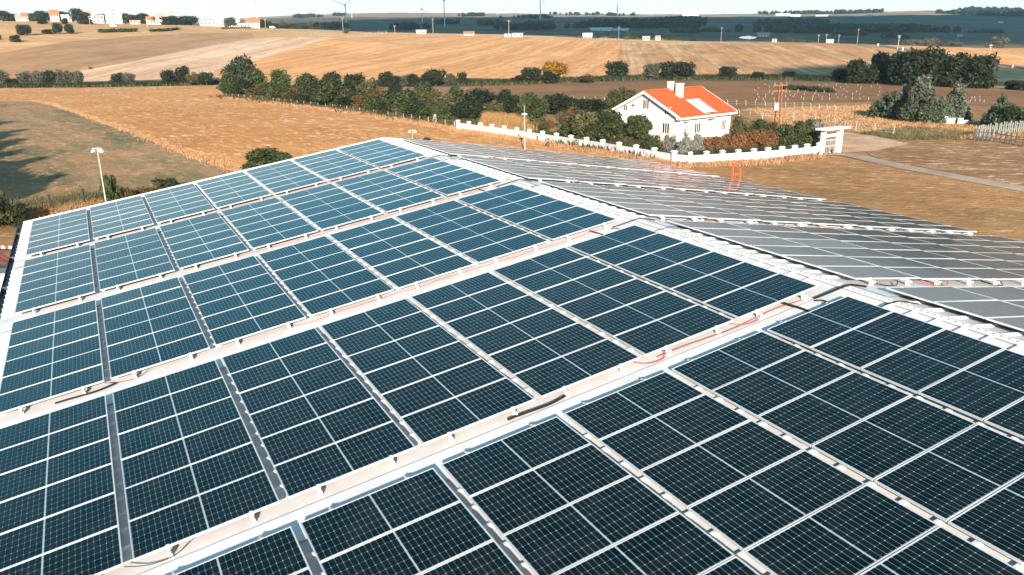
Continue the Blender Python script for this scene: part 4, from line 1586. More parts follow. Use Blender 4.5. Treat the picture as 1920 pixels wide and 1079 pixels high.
row([('olive', 1008, 250, 30, 40), ('rust', 1031, 240, 14, 18, 'garden_shrub'), ('grey', 1058, 240, 28, 32), ('brown', 1078, 258, 48, 52), ('dark', 1088, 262, 40, 44), ('green', 1068, 268, 34, 40), ('silver', 1110, 232, 20, 24, 'garden_shrub'), ('laurel', 1100, 274, 54, 58), ('laurel', 1134, 275, 60, 64),
     ('laurel', 1196, 273, 50, 48), ('dark', 1180, 262, 26, 34), ('olive', 1168, 277, 22, 30), ('green', 1222, 290, 32, 36)],
    'garden_tree', A, 'in the garden before the villa gable', 'tree', 'trees and shrubs before the villa gable')
row([('silver', 1258, 291, 36, 28), ('spruce', 1284, 298, 52, 36), ('silver', 1304, 293, 36, 28), ('rust', 1262, 300, 18, 20), ('rust', 1322, 290, 30, 30), ('rust', 1343, 291, 32, 34), ('rust', 1364, 290, 36, 34), ('rust', 1386, 288, 36, 34), ('rust', 1408, 287, 40, 34), ('rust', 1428, 286, 40, 32), ('rust', 1448, 284, 36, 34),
     ('green', 1466, 284, 44, 38), ('laurel', 1488, 285, 54, 46), ('olive', 1508, 284, 46, 36), ('silver', 1529, 284, 50, 30), ('green', 1522, 262, 34, 34), ('brown', 1336, 297, 12, 18)],
    'garden_shrub', A, 'behind the front garden wall', 'shrub', 'shrubs behind the front garden wall')
row([('olive', 1383, 254, 34, 32), ('green', 1425, 252, 24, 30), ('olive', 1445, 250, 20, 26), ('green', 1404, 252, 14, 20)], 'garden_shrub', A, 'right of the villa', 'shrub', 'shrubs right of the villa')
row([('cedar', 1655, 221, 46, 52), ('conifer', 1672, 223, 50, 52), ('cypress', 1692, 224, 62, 50), ('cypress', 1721, 228, 80, 74), ('conifer', 1706, 229, 52, 50), ('conifer', 1738, 231, 56, 52), ('cedar', 1758, 231, 50, 46), ('cypress', 1789, 229, 72, 62), ('conifer', 1772, 231, 48, 36)],
    'conifer', A, 'in the conifer clump by the ruined hut', 'conifer', 'conifers of the clump at the right')
row([('conifer', 1872, 240, 62, 48), ('cedar', 1858, 236, 40, 36), ('olive', 1897, 237, 40, 34), ('dark', 1916, 240, 28, 34), ('dark', 1888, 242, 40, 36)], 'field_tree', A, 'behind the grey stake fence', 'tree', 'trees behind the stake fence')
row([('dark', 46, 67, 20, 24), ('dark', 30, 79, 12, 19), ('dark', 90, 64, 8, 20), ('dark', 109, 64, 20, 16), ('dark', 131, 64, 18, 15), ('dark', 80, 46, 15, 17), ('dark', 122, 46, 10, 12), ('brown', 170, 130, 4, 8), ('dark', -3, 75, 10, 10)], 'hill_bush', A, 'alone on the left hillside', 'bush', 'single bushes on the left hillside')
row([('olive', 650, 63, 9, 12), ('grey', 1870, 86, 20, 34), ('grey', 1690, 85, 12, 24), ('grey', 1705, 85, 14, 24), ('grey', 1722, 85, 14, 24), ('grey', 1740, 85, 16, 22), ('grey', 1752, 85, 18, 16), ('grey', 1790, 86, 12, 34), ('grey', 1770, 86, 10, 22), ('olive', 1478, 80, 12, 22), ('olive', 1500, 80, 10, 18), ('olive', 1520, 80, 10, 16),
     ('green', 1178, 74, 13, 8), ('green', 1200, 74, 9, 20), ('green', 1222, 74, 12, 12), ('green', 1242, 74, 10, 20), ('green', 1262, 74, 10, 16), ('olive', 1148, 73, 8, 12), ('olive', 1115, 68, 8, 12), ('olive', 1085, 66, 6, 16), ('olive', 1300, 72, 7, 14), ('olive', 780, 61, 6, 8), ('olive', 816, 61, 6, 8)],
    'crest_tree', A, 'on the crest of the hill', 'tree', 'small trees along the hill crest')
# left corner and behind the left edge of the shed
LS = [('olive1', 4, 428, 62, 44, 'yard_tree', 'yellowing tree cut by the left edge, beside the yard fence', 'tree'),
      ('dark1', 38, 424, 40, 40, 'yard_bush', 'low dark bush in shade beside the yard fence posts', 'bush'),
      ('dark2', 20, 420, 30, 44, 'yard_bush', 'dark bush under the yellowing tree at the left edge', 'bush'),
      ('laurel1', 216, 402, 68, 34, 'yard_shrub', 'tall round green shrub right of the floodlight post', 'shrub'),
      ('brown0', 240, 398, 40, 40, 'hedge_shrub', 'brownish low shrub next to the tall round shrub', 'shrub'),
      ('rust0', 255, 392, 32, 34, 'hedge_shrub', 'reddish brown low shrub behind the left roof edge', 'shrub'),
      ('brown1', 278, 388, 34, 40, 'hedge_shrub', 'olive brown low shrub in the hedge behind the left roof edge', 'shrub'),
      ('laurel0', 318, 378, 44, 48, 'hedge_shrub', 'green shrub rising above the left roof edge at the hedge end', 'shrub'),
      ('olive2', 298, 384, 36, 36, 'hedge_shrub', 'dull green low shrub left of the hedge end', 'shrub'),
      ('laurel1', 505, 330, 45, 80, 'round_bush', 'large round green bush rising behind the far left roof edge', 'bush'),
      ('dark0', 800, 272, 14, 14, 'small_bush', 'tiny dark bush peeping over the far roof edge', 'bush')]
for k_, px, py, hp, wp, nm, lb, ct in LS:
    plant(k_, px, py, hp, wp, nm, lb, ct)
# tall conifers outside the left edge: their shadows lie over the mown field
for i, (px_, py_, h) in enumerate(((30, 226, 17), (62, 240, 16), (64, 257, 15.5), (72, 275, 15.5), (96, 290, 16), (137, 317, 17), (108, 338, 14), (40, 352, 13), (20, 300, 17), (-30, 240, 18), (-20, 330, 15), (20, 262, 17), (35, 280, 16), (5, 245, 18), (55, 300, 16), (30, 320, 16), (75, 318, 15), (0, 280, 17), (60, 335, 14), (45, 248, 16), (25, 312, 15), (48, 265, 15), (66, 310, 14), (10, 225, 17), (85, 330, 13), (-10, 300, 16))):
    tip = at(px_, py_)
    ln = h / math.tan(R(SUN_EL))
    x, y = tip.x - math.sin(R(SUN_AZ)) * ln, tip.y - math.cos(R(SUN_AZ)) * ln
    w_ = h * .62
    t = thing('tall_conifer', f'tall conifer beyond the left edge casting its shadow on the field, {ORD[i]} in the row', 'conifer', ground(x, y), i * 1.3, 'conifers beyond the left edge')
    t.scale = (h * .75, h * .75, h)
    cm, tm = PROTO[f'cypress{i % 2}']
    link('trunk', tm, t)
    link('crown', cm, t)
    t = thing('tall_tree', f'broad dark tree beyond the left edge, shading the mown field, {ORD[i]} in the row', 'tree', ground(x - 1.5, y + 1.0), i * 1.7, 'broad trees beyond the left edge')
    t.scale = (h * .7, h * .7, h * .86)
    cm, tm = PROTO[f'dark{i % 3}']
    link('trunk', tm, t)
    link('crown', cm, t)

# ------------------------------------------------------------------ grass, reeds, undergrowth
def tufts(name, pts, h, m, seed, blades=7, spread=.3, wd=.05, lean=.4):
    g = np.random.default_rng(seed)
    V, F = [], []
    for p in pts:
        for k in range(blades):
            x, y = p[0] + g.normal() * spread, p[1] + g.normal() * spread
            hh = h * g.uniform(.5, 1.25)
            a = g.uniform(0, 6.28)
            dx, dy = math.cos(a) * wd, math.sin(a) * wd
            lx, ly = g.normal() * lean * hh, g.normal() * lean * hh
            n = len(V)
            V += [(x - dx, y - dy, p[2]), (x + dx, y + dy, p[2]), (x + lx, y + ly, p[2] + hh)]
            F.append((n, n + 1, n + 2))
    me = mesh_from(name, V, F, m, False)
    return tag(link(name, me), kind='stuff')

def scatter_line(pix, n, w_):
    P = [at(x, y) for x, y in pix]
    out = []
    for _ in range(n):
        s = rnd.random() * (len(P) - 1)
        i = min(int(s), len(P) - 2)
        q = P[i].lerp(P[i + 1], s - i)
        out.append(ground(q.x + rnd.gauss(0, w_), q.y + rnd.gauss(0, w_)))
    return out

def scatter_poly(pix, n):
    P = [tuple(at(x, y)[:2]) for x, y in dens(pix, 60)]
    xs, ys = [p[0] for p in P], [p[1] for p in P]
    out = []
    while len(out) < n:
        x, y = rnd.uniform(min(xs), max(xs)), rnd.uniform(min(ys), max(ys))
        c = False
        j = len(P) - 1
        for i in range(len(P)):
            if (P[i][1] > y) != (P[j][1] > y) and x < (P[j][0] - P[i][0]) * (y - P[i][1]) / (P[j][1] - P[i][1]) + P[i][0]:
                c = not c
            j = i
        if c:
            out.append(ground(x, y))
    return out
m_dry = mat('dry_grass', (0.40, 0.225, 0.11), 0.9, var=0.3, scale=0.4, col2=(0.28, 0.15, 0.07))
m_dgr = mat('green_grass', (0.09, 0.09, 0.035), 0.9, var=0.4, scale=0.4)
tufts('dry_grass', scatter_line([(425, 184), (480, 190), (560, 200), (640, 209), (700, 218), (760, 228), (852, 243)], 1500, 1.0) +
      scatter_line([(859, 247), (960, 261), (1060, 277), (1135, 289), (1192, 299), (1262, 311), (1340, 311), (1410, 307), (1534, 295)], 1500, .6) +
      scatter_line([(-60, 414), (50, 404), (110, 398), (165, 388), (300, 385)], 1500, 1.2), .55, m_dry, 3)
tufts('field_grass', scatter_line([(60, 190), (95, 196), (150, 214), (200, 232), (250, 249), (300, 269), (350, 289), (400, 306), (465, 328)], 900, .5) +
      scatter_poly([(1400, 205), (1640, 198), (1800, 236), (1925, 245), (1925, 262), (1790, 262), (1660, 252), (1480, 245)], 2600), .42, m_dry, 4)
tufts('weeds', scatter_poly([(1610, 252), (1700, 240), (1830, 250), (1800, 262), (1700, 266)], 700) + scatter_line([(1440, 300), (1480, 298), (1520, 294)], 300, .5) +
      scatter_line([(1085, 279), (1112, 283)], 150, .6), .5, m_dgr, 5)
tufts('fence_weeds', scatter_line([(-40, 404), (53, 396), (110, 388), (165, 378), (215, 370)], 900, 1.6), .7, m_dgr, 15)
tufts('reeds', scatter_poly([(905, 240), (960, 248), (1000, 256), (1000, 244), (960, 232), (910, 226)], 1500), 1.7, LM['straw'], 6, 6, .35, .07, .12)
for nm_, pix_, n_, h_ in (('stream_undergrowth', [(-60, 163), (0, 164), (160, 163), (300, 160), (420, 157)], 2600, 1.5),
                          ('stream_undergrowth', [(700, 161), (860, 158), (960, 158), (1100, 153), (1200, 149), (1440, 148), (1600, 153), (1700, 158)], 4200, 1.8)):
    tufts(nm_, scatter_line(pix_, n_ // 2, 2.2), h_, LM['dark'], 8, 6, .9, .3, .4)
    tufts(nm_, scatter_line(pix_, n_ // 2, 2.8), h_ * .7, LM['olive'], 18, 6, .9, .25, .4)
tufts('hedge_undergrowth', scatter_line([(430, 182), (560, 195), (640, 203), (700, 211), (760, 220), (860, 234), (960, 224)], 2400, 1.6), 0.9, LM['olive'], 9, 7, .9, .25, .4)
tufts('garden_undergrowth', scatter_line([(1000, 256), (1060, 268), (1135, 280), (1190, 288), (1255, 300)], 900, 1.0) + scatter_line([(1290, 300), (1400, 296), (1520, 286)], 900, .8), 1.0, LM['green'], 10, 6, .5, .15, .4)

# ------------------------------------------------------------------ village, crest and the far land
m_redroof = mat('red_roof', (0.45, 0.14, 0.06), 0.8, var=0.2, scale=1)
m_pinkroof = mat('faded_roof', (0.50, 0.30, 0.22), 0.8, var=0.2, scale=1)
m_greyroof = mat('grey_roof', (0.40, 0.39, 0.38), 0.7, var=0.1, scale=1)
m_vwall = mat('village_wall', (0.66, 0.58, 0.51), 0.8, var=0.15, scale=0.5)
m_bluegrey = mat('blue_grey_cladding', (0.55, 0.62, 0.66), 0.6, var=0.1, scale=0.3)
m_win = mat('dark_window', (0.04, 0.04, 0.045), 0.2)
m_turb = mat('turbine_white', (0.52, 0.54, 0.57), 0.5)

def cottage(x0, x1, yt, yb, roof_m, wall_m, name, label, cat, group=None, rise=.4, nwin=3, depth=None, dmax=860, flat=False):
    p = at((x0 + x1) / 2, yb, dmax)
    k = px_size(p)
    w_ = (x1 - x0) * k
    H = z_top(p, yt)
    dp = depth or max(6.0, w_ * .6)
    t = thing(name, label, cat, p, -math.atan2(p.x, p.y), group)
    hw_ = H * (1 - rise) if not flat else H
    b = MB()
    b.box(-w_ / 2, w_ / 2, 0, dp, -1.5, hw_)
    if not flat:
        for sx in (-1, 1):
            c = [(sx * w_ / 2, 0, hw_), (sx * w_ / 2, dp, hw_), (sx * w_ / 2, dp / 2, H - .1)]
            b.poly(c if sx > 0 else c[::-1])
    b.build('wall', wall_m, t)
    b = MB()
    e, o = .06 * w_, .5
    if flat:
        b.box(-w_ / 2 - .2, w_ / 2 + .2, -.2, dp + .2, H, H + .35)
    else:
        zl = hw_ - (H - hw_) * o / (dp / 2)
        for ys, ym in ((-o, dp / 2), (dp + o, dp / 2)):
            c = [(-w_ / 2 - e, ys, zl), (w_ / 2 + e, ys, zl), (w_ / 2 + e, ym, H), (-w_ / 2 - e, ym, H)]
            if ys > ym:
                c = c[::-1]
            b.poly(c)
            b.poly([(q[0], q[1], q[2] - .25) for q in c][::-1])
            b.quad(c[0], c[1], (c[1][0], c[1][1], c[1][2] - .25), (c[0][0], c[0][1], c[0][2] - .25))
    b.build('roof', roof_m, t)
    fl = max(1, int(hw_ / 3.0))
    for f_ in range(fl):
        for q in range(nwin):
            xx = -w_ / 2 + w_ * (q + .5) / nwin
            z0 = hw_ * (f_ + .35) / fl
            ww = min(.7, w_ / nwin * .25)
            b = MB()
            b.box(xx - ww, xx + ww, -.04, -.003, z0, z0 + min(1.5, hw_ / fl * .5))
            b.build('window', m_win, t)
    return t
G_ = 'buildings of the hilltop village'
cottage(41, 52, 24, 33, m_redroof, m_vwall, 'village_house', 'small white house with red roof at the far left of the hilltop village', 'house', G_)
cottage(30, 44, 28, 34, m_pinkroof, m_vwall, 'village_house', 'low pale house left of the small red roofed house', 'house', G_)
cottage(94, 109, 18, 28, m_redroof, m_vwall, 'village_house', 'red roofed house high up left of the pale village block', 'house', G_)
cottage(117, 133, 27, 40, m_greyroof, m_vwall, 'village_house', 'white two storey house left of the pale village block', 'house', G_, .25)
cottage(143, 158, 16, 39, m_greyroof, m_vwall, 'village_block', 'tall pale block of flats on the village skyline', 'building', G_, .1, 4)
cottage(159, 172, 20, 39, m_pinkroof, m_vwall, 'village_block', 'pale block adjoining the tall flats, faded roof', 'building', G_, .2, 3)
cottage(176, 195, 28, 44, m_greyroof, m_render, 'village_house', 'plain white house left of the big white silo block', 'house', G_, .15)
cottage(201, 229, 17, 45, m_greyroof, m_render, 'silo_block', 'biggest white windowless block in the hilltop village', 'building', G_, .1, 1, flat=True)
cottage(276, 292, 31, 42, m_redroof, m_vwall, 'village_house', 'wide house with a red roof right of the big white block', 'house', G_)
cottage(293, 316, 25, 39, m_pinkroof, m_vwall, 'village_house', 'long pale house with a faded pink roof on the skyline', 'house', G_, .3, 5)
cottage(322, 338, 21, 39, m_greyroof, m_render, 'village_block', 'white block at the foot of the small wind turbine', 'building', G_, .1, 4, flat=True)
cottage(245, 262, 38, 45, m_pinkroof, m_vwall, 'village_house', 'low ochre house beneath the village trees', 'house', G_)
cottage(376, 410, 36, 48, m_greyroof, m_render, 'village_barn', 'long white barn at the right end of the village', 'barn', G_, .2, 5)
cottage(406, 446, 33, 40, m_greyroof, m_bluegrey, 'village_barn', 'long low shed with a grey roof behind the white barn', 'barn', G_, .4, 6)
cottage(442, 464, 43, 49, m_greyroof, m_vwall, 'village_barn', 'small grey outbuilding right of the white barn', 'barn', G_, .2)
cottage(462, 486, 34, 44, m_redroof, m_vwall, 'village_house', 'red roofed house at the right end of the village', 'house', G_)
G_ = 'huts along the hill crest'
cottage(781, 799, 56, 64, m_greyroof, m_render, 'hut', 'white hut left of the middle of the hill crest', 'hut', G_, .4, 2)
cottage(870, 889, 59, 67, m_redroof, m_render, 'hut', 'white hut with a red gable on the hill crest', 'hut', G_, .4, 2)
cottage(946, 958, 63, 70, m_greyroof, m_render, 'hut', 'small white hut left of its larger white neighbour on the crest', 'hut', G_, .3, 1)
cottage(961, 980, 62, 70, m_greyroof, m_render, 'hut', 'larger flat white hut at the middle of the crest', 'hut', G_, .3, 2)
cottage(1093, 1110, 62, 71, m_greyroof, m_render, 'hut', 'white hut right of the crest middle, beside a pole', 'hut', G_, .4, 2)
cottage(1205, 1218, 68, 76, m_greyroof, m_render, 'hut', 'white hut among the fenced crest gardens', 'hut', G_, .3, 2)
cottage(1229, 1238, 67, 76, m_pinkroof, m_vwall, 'hut', 'pink hut among the fenced crest gardens', 'hut', G_, .3, 1)
cottage(1448, 1456, 73, 79, m_pinkroof, m_vwall, 'hut', 'tiny pale hut at the right end of the crest', 'hut', G_, .3, 1)
cottage(1550, 1562, 74, 81, m_greyroof, m_render, 'hut', 'white hut beside the poles near the country road', 'hut', G_, .4, 1)
G_ = 'buildings in the far valley'
cottage(1107, 1146, 52, 58, m_bluegrey, m_bluegrey, 'warehouse', 'long pale blue warehouse in the valley beyond the crest', 'warehouse', G_, .3, 1, 40, 9000)
cottage(1147, 1178, 53, 58, m_greyroof, m_bluegrey, 'warehouse', 'grey extension at the right end of the pale blue warehouse', 'warehouse', G_, .3, 1, 40, 9000)
cottage(1239, 1273, 38, 42, m_bluegrey, m_render, 'warehouse', 'pale warehouse in front of the dark far woods', 'warehouse', G_, .3, 1, 40, 9000)
cottage(1420, 1442, 61, 69, m_pinkroof, m_vwall, 'farmhouse', 'pinkish farmhouse by the small valley reservoir', 'house', G_, .4, 4, 12, 9000)
cottage(1455, 1480, 25, 30, m_bluegrey, m_bluegrey, 'factory', 'pale blue factory hall on the far right rise', 'factory', G_, .2, 1, 60, 9000)
cottage(1482, 1500, 27, 31, m_bluegrey, m_bluegrey, 'factory', 'smaller blue hall right of the factory hall', 'factory', G_, .2, 1, 60, 9000)
cottage(1530, 1552, 27.5, 31, m_greyroof, m_render, 'factory', 'white hall furthest right of the factory halls', 'factory', G_, .2, 1, 60, 9000)
cottage(1280, 1310, 24, 30, m_greyroof, m_bluegrey, 'grain_silo', 'pale silo works on the skyline beside the mast', 'factory', G_, .1, 1, 60, 9000, True)
cottage(1795, 1804, 65, 69, m_greyroof, m_render, 'farmhouse', 'tiny white house alone in the shaded valley at the right', 'house', G_, .4, 1, 10, 9000)
cottage(1489, 1500, 36.5, 40, m_greyroof, m_render, 'farmhouse', 'tiny white house among the far right woods', 'house', G_, .4, 1, 12, 9000)
cottage(1872, 1880, 40, 43, m_greyroof, m_render, 'farmhouse', 'tiny white house near the right edge of the valley', 'house', G_, .4, 1, 12, 9000)
cottage(1624, 1636, 28, 30.5, m_greyroof, m_render, 'farmhouse', 'small white house high on the far right ridge', 'house', G_, .4, 1, 12, 9000)
# reservoir in the valley
_w = [at(x, y) for x, y in ((1383, 73), (1398, 68.5), (1417, 68), (1418, 72), (1405, 75))]
patch_xy('reservoir', [(p.x, p.y) for p in _w], mat('pond_water', (0.10, 0.20, 0.25), 0.08), 0.5)

for i, (x, yb, yt, lb) in enumerate(((105, 41, 27, 'leftmost pole on the village slope'), (135, 43, 22, 'tall pole left of the big white block'), (169, 47, 30, 'pole before the village block of flats'), (276, 52, 35, 'pole right of the big white block'),
                                     (384, 52, 40, 'pole before the long white barn'), (498, 53, 36, 'pole beyond the right end of the village'), (643, 56, 33, 'pole beside the large wind turbine'), (812, 62, 35, 'tall pole above the white crest hut'),
                                     (740, 58, 48, 'short pole left of the tall crest pole'), (954, 66, 38, 'pole left of the crest middle hut'), (1160, 68, 50, 'pole above the fenced crest garden'), (1352, 74, 51, 'pole right of the fenced crest gardens'),
                                     (1534, 80, 65, 'pole left of the white roadside hut'), (1549, 76, 64, 'pole behind the white roadside hut'), (1572, 80, 65, 'leaning bare pole right of the roadside hut'), (1607, 82, 54, 'tallest pole at the end of the country road'),
                                     (1683, 93, 66, 'pole beside the middle of the country road'), (1853, 116, 83, 'pole nearest the right edge beside the road'))):
    p = at(x, yb, 870)
    h = z_top(p, yt)
    t = thing('utility_pole', 'pale ' + lb, 'utility pole', p, rnd.uniform(-.4, .4), 'utility poles on the hill')
    b = MB()
    b.tube([(0, 0, -.5), (.1, 0, h)], [.22, .15], 6)
    b.build('pole', m_conc, t)
    b = MB()
    b.box(-1.1, 1.3, -.1, .1, h - .7, h - .45)
    b.box(-.8, 1.0, -.1, .1, h - 1.6, h - 1.4)
    b.build('crossarm', m_conc, t)
for x, y in ((1646, 87), (1692, 94.5), (1898, 128)):
    p = at(x, y, 700)
    t = thing('road_marker', f'small white marker post at the country road, {"far" if x < 1650 else "middle" if x < 1800 else "near"} one', 'marker post', p, 0, 'road markers')
    b = MB()
    b.box(-.35, .35, -.3, .3, -.2, 1.3)
    b.box(-.4, .4, -.34, .34, 1.3, 1.45)
    b.build('post', m_white, t)

def post_row(label, pix, n, hpx, rows=1, dy=0, name='garden_fence'):
    p0 = at(*pix[0], 870)
    t = thing(name, label, 'fence', p0)
    b = MB()
    for r in range(rows):
        P = [at(x, y + dy * r, 870) for x, y in pix]
        L_ = []
        for k in range(n):
            s = k / (n - 1) * (len(P) - 1)
            i = min(int(s), len(P) - 2)
            q = P[i].lerp(P[i + 1], s - i)
            q = ground(q.x + rnd.gauss(0, .3), q.y + rnd.gauss(0, .3)) - p0
            h = hpx * px_size(q + p0) * rnd.uniform(.75, 1.15)
            b.box(q.x - .07, q.x + .07, q.y - .07, q.y + .07, q.z - .3, q.z + h * .7)
            L_.append(q + Vector((0, 0, h * .6)))
        b.tube(L_, .05, 3)
    tag(b.build('post', m_conc, t), kind='stuff')
    return t
post_row('white posts round the large fenced garden on the crest', [(1180, 83.5), (1230, 84.5), (1285, 83)], 24, 4)
post_row('white posts at the back of the large fenced garden', [(1176, 77), (1230, 77), (1275, 76)], 26, 4)
post_row('brown and white posts left of the large fenced garden', [(1124, 76), (1167, 76)], 22, 5, 2, -3)
post_row('white posts right of the large fenced garden', [(1285, 81), (1350, 81), (1365, 84)], 20, 3.5)
post_row('thin white posts between the crest garden and the road', [(1365, 79), (1450, 80), (1530, 81)], 34, 3)
post_row('white vineyard posts on the crest above the orange field', [(652, 75), (690, 70), (725, 65)], 22, 5, 3, -2.5)
post_row('white posts along the crest left of the vineyard', [(555, 69), (590, 68), (622, 69)], 18, 4, 2, -4)
post_row('white posts below the big white village block', [(253, 63), (281, 62)], 10, 5)
post_row('low white posts below the village trees', [(305, 66), (335, 66)], 9, 4)
post_row('rows of white posts in the pale field below the village', [(370, 89), (425, 80), (480, 73)], 26, 3, 2, -3)
post_row('white posts on the crest at the right end of the village', [(380, 58), (430, 57), (502, 60)], 30, 3, 3, -3)
post_row('white posts along the crest at the middle huts', [(740, 66), (860, 67), (945, 69)], 40, 3.5)
post_row('white posts along the crest right of the middle huts', [(985, 70), (1040, 70), (1120, 71)], 30, 3.5)
post_row('white posts on the meadow at the left edge of the village', [(-20, 47), (25, 48)], 14, 3)
# hedges and plants on the crest
def hedge(label, pix, n, hpx, leaf, name='hedge'):
    p0 = at(*pix[0], 870)
    g = np.random.default_rng(n)
    pts = []
    P = [at(x, y, 870) for x, y in pix]
    for k in range(n):
        s = rnd.random() * (len(P) - 1)
        i = min(int(s), len(P) - 2)
        q = P[i].lerp(P[i + 1], s - i)
        q = ground(q.x + rnd.gauss(0, .8), q.y + rnd.gauss(0, .8))
        h = hpx * px_size(q)
        pts.append((q.x - p0.x, q.y - p0.y, q.z - p0.z + h * rnd.uniform(.1, .95)))
    P_ = np.array(pts)
    N = g.normal(size=P_.shape)
    N /= np.linalg.norm(N, axis=1, keepdims=True)
    V = leaf_quads(P_, N, 1.2, g)
    me = bpy.data.meshes.new(name)
    me.from_pydata(V.tolist(), [], np.arange(len(V)).reshape(-1, 4).tolist())
    me.materials.append(LM[leaf])
    o = link(name, me)
    o.location = p0
    return tag(o, label, 'hedge')
hedge('green hedge row below the big white village block', [(188, 62), (215, 61), (256, 60)], 900, 6, 'green')
hedge('green vine row right of the village hedge', [(283, 60), (310, 59), (334, 56)], 600, 4, 'green')
hedge('orange brown hedge below the long white barn', [(416, 55), (440, 54), (470, 54)], 400, 3, 'rust')
hedge('green hedge inside the large fenced garden', [(1172, 75), (1215, 75), (1268, 74)], 700, 5, 'green')
hedge('dark vine rows in the field beyond the bent fence posts', [(1476, 168), (1510, 170), (1555, 174)], 900, 5, 'dark')

# village trees
row([('green', 6, 38, 17, 29), ('dark', 22, 38, 14, 24), ('dark', 60, 36, 14, 35), ('dark', 80, 34, 18, 27), ('green', 68, 40, 12, 24), ('dark', 116, 28, 16, 35), ('dark', 128, 25, 12, 18), ('dark', 145, 42, 25, 21), ('green', 135, 36, 16, 24), ('dark', 160, 46, 20, 27), ('olive', 166, 36, 20, 13),
     ('green', 192, 32, 14, 27), ('green', 235, 42, 16, 29), ('green', 252, 36, 14, 27), ('dark', 268, 43, 16, 24), ('grey', 268, 32, 14, 18), ('grey', 282, 30, 9, 18), ('dark', 298, 46, 14, 32), ('dark', 316, 47, 14, 27), ('dark', 330, 47, 16, 29), ('dark', 346, 46, 16, 27), ('green', 356, 42, 16, 32), ('dark', 389, 48, 8, 13), ('dark', 401, 48, 9, 13),
     ('grey', 433, 52, 16, 24), ('grey', 450, 44, 9, 27), ('green', 488, 48, 14, 27)], 'village_tree', A, 'among the village houses', 'tree', 'trees of the hilltop village')
row([('green', 500, 48, 12, 24), ('olive', 530, 47, 14, 18), ('green', 514, 48, 9, 24), ('green', 552, 49, 9, 26), ('green', 570, 50, 8, 24), ('olive', 582, 49, 17, 9), ('green', 540, 48, 8, 20), ('green', 592, 52, 6, 14)], 'crest_tree', A, 'on the crest right of the village', 'tree', 'trees on the crest right of the village')

# white van and car on the village slope
for (x, y, l_, lb) in ((213, 51, 5.0, 'small white van parked below the big white village block'), (511, 53, 5.5, 'white van parked on the crest right of the village')):
    p = at(x, y, 860)
    t = thing('parked_van', lb, 'van', p, .2)
    b = MB()
    b.box(-l_ / 2, l_ / 2, -1, 1, .4, 1.3)
    b.box(-l_ / 2, l_ / 2 - 1.2, -.95, .95, 1.3, 2.2)
    b.build('body', m_white, t)
    b = MB()
    b.box(-l_ / 2 + .4, l_ / 2 - 1.4, -.97, -.955, 1.45, 2.0)
    b.build('window', m_win, t)
    for sx in (-1, 1):
        b = MB()
        b.tube([(sx * l_ * .3, -1.02, .4), (sx * l_ * .3, -.75, .4)], .4, 10)
        b.build('wheel', m_black, t)

# vineyard posts beside the grove: every post an object
b = MB()
b.box(-.05, .05, -.05, .05, -.2, .58)
me_vp = b.mesh('vineyard_post', mat('post_grey', (0.34, 0.29, 0.25), 0.85))
_vp = []
for r in range(7):
    y0 = 161 + r * 4.6
    x = 1418 + 6 * (r % 2)
    while x < 1662 - 3 * abs(r - 3):
        if rnd.random() < .74:
            _vp.append(at(x + rnd.uniform(-5, 5), y0 + rnd.uniform(-1.3, 1.3)))
        x += 15
for p in _vp:
    o = link('vineyard_post', me_vp)
    o.location = p
    o.rotation_euler = (rnd.gauss(0, .08), rnd.gauss(0, .08), rnd.random())
    o.scale = (1, 1, rnd.uniform(.8, 1.25))
    tag(o, 'short white vineyard post in the dark field before the grove', 'post', 'white vineyard posts before the grove')
for r, (x0, x1, y) in enumerate(((1805, 1835, 185), (1812, 1845, 192), (1740, 1760, 163))):
    for k in range(5):
        o = link('vineyard_post', me_vp)
        o.location = at(x0 + (x1 - x0) * k / 4 + rnd.uniform(-2, 2), y + rnd.uniform(-1, 1))
        tag(o, 'short white post in the shaded field right of the conifers', 'post', 'white posts right of the conifers')

# wind turbines
def turbine(x, yb, yh, bl, angs, label, depth=None, xb=None):
    p = at(x, yb) if depth is None else ground(float(pix_dir(x, yb)[0] / pix_dir(x, yb)[1]) * depth, depth)
    k = px_size(p)
    h = z_top(p, yh)
    t = thing('wind_turbine', label, 'wind turbine', p, -math.atan2(p.x, p.y), 'wind turbines on the horizon')
    r = max(.022 * h, .6 * k)
    b = MB()
    b.tube([(0, 0, -5), (0, 0, h * .5), (0, 0, h)], [r, r * .8, r * .55], 10)
    b.build('tower', m_turb, t)
    b = MB()
    b.tube([(0, -5, h + 1), (0, -3, h + 1), (0, 5, h + 1), (0, 6, h + 1)], [1.2, 2.0, 2.0, 1.2], 8)
    b.build('nacelle', m_turb, t)
    b = MB()
    b.tube([(0, -8, h + 1), (0, -7, h + 1), (0, -5, h + 1)], [.4, 1.6, 1.9], 8)
    b.build('hub', m_turb, t)
    L_ = bl * k
    for a in angs:
        ca, sa = math.cos(R(a)), math.sin(R(a))
        b = MB()
        b.tube([(ca * q * L_, -6.5, h + 1 + sa * q * L_) for q in (.03, .12, .3, .65, 1.0)], [r * .35, r * .6, r * .5, r * .32, r * .08], 6)
        b.build('blade', m_turb, t)
turbine(650, 53, 11, 33, (159, 39, 279), 'large wind turbine with its rotor wholly in view above the orange hill')
turbine(834, 50, 2, 33, (270, 30, 150), 'wind turbine with its hub at the top edge, right of the large turbine')
turbine(481.5, 36, -4, 33, (265, 25, 145), 'wind turbine rising at the right end of the village')
turbine(1013, 36, -15, 33, (288, 48, 168), 'wind turbine tower left of the tall valley mast, blade pointing down')
turbine(1157, 33, -14, 33, (95, 215, 335), 'wind turbine tower above the pale blue warehouse')
turbine(333.5, 42, 19, 18, (105, 225, 342), 'small wind turbine behind the village block', 1500)
turbine(66, 40, -6, 22, (80, 200, 320), 'pale distant wind turbine above the left of the village', 2400)
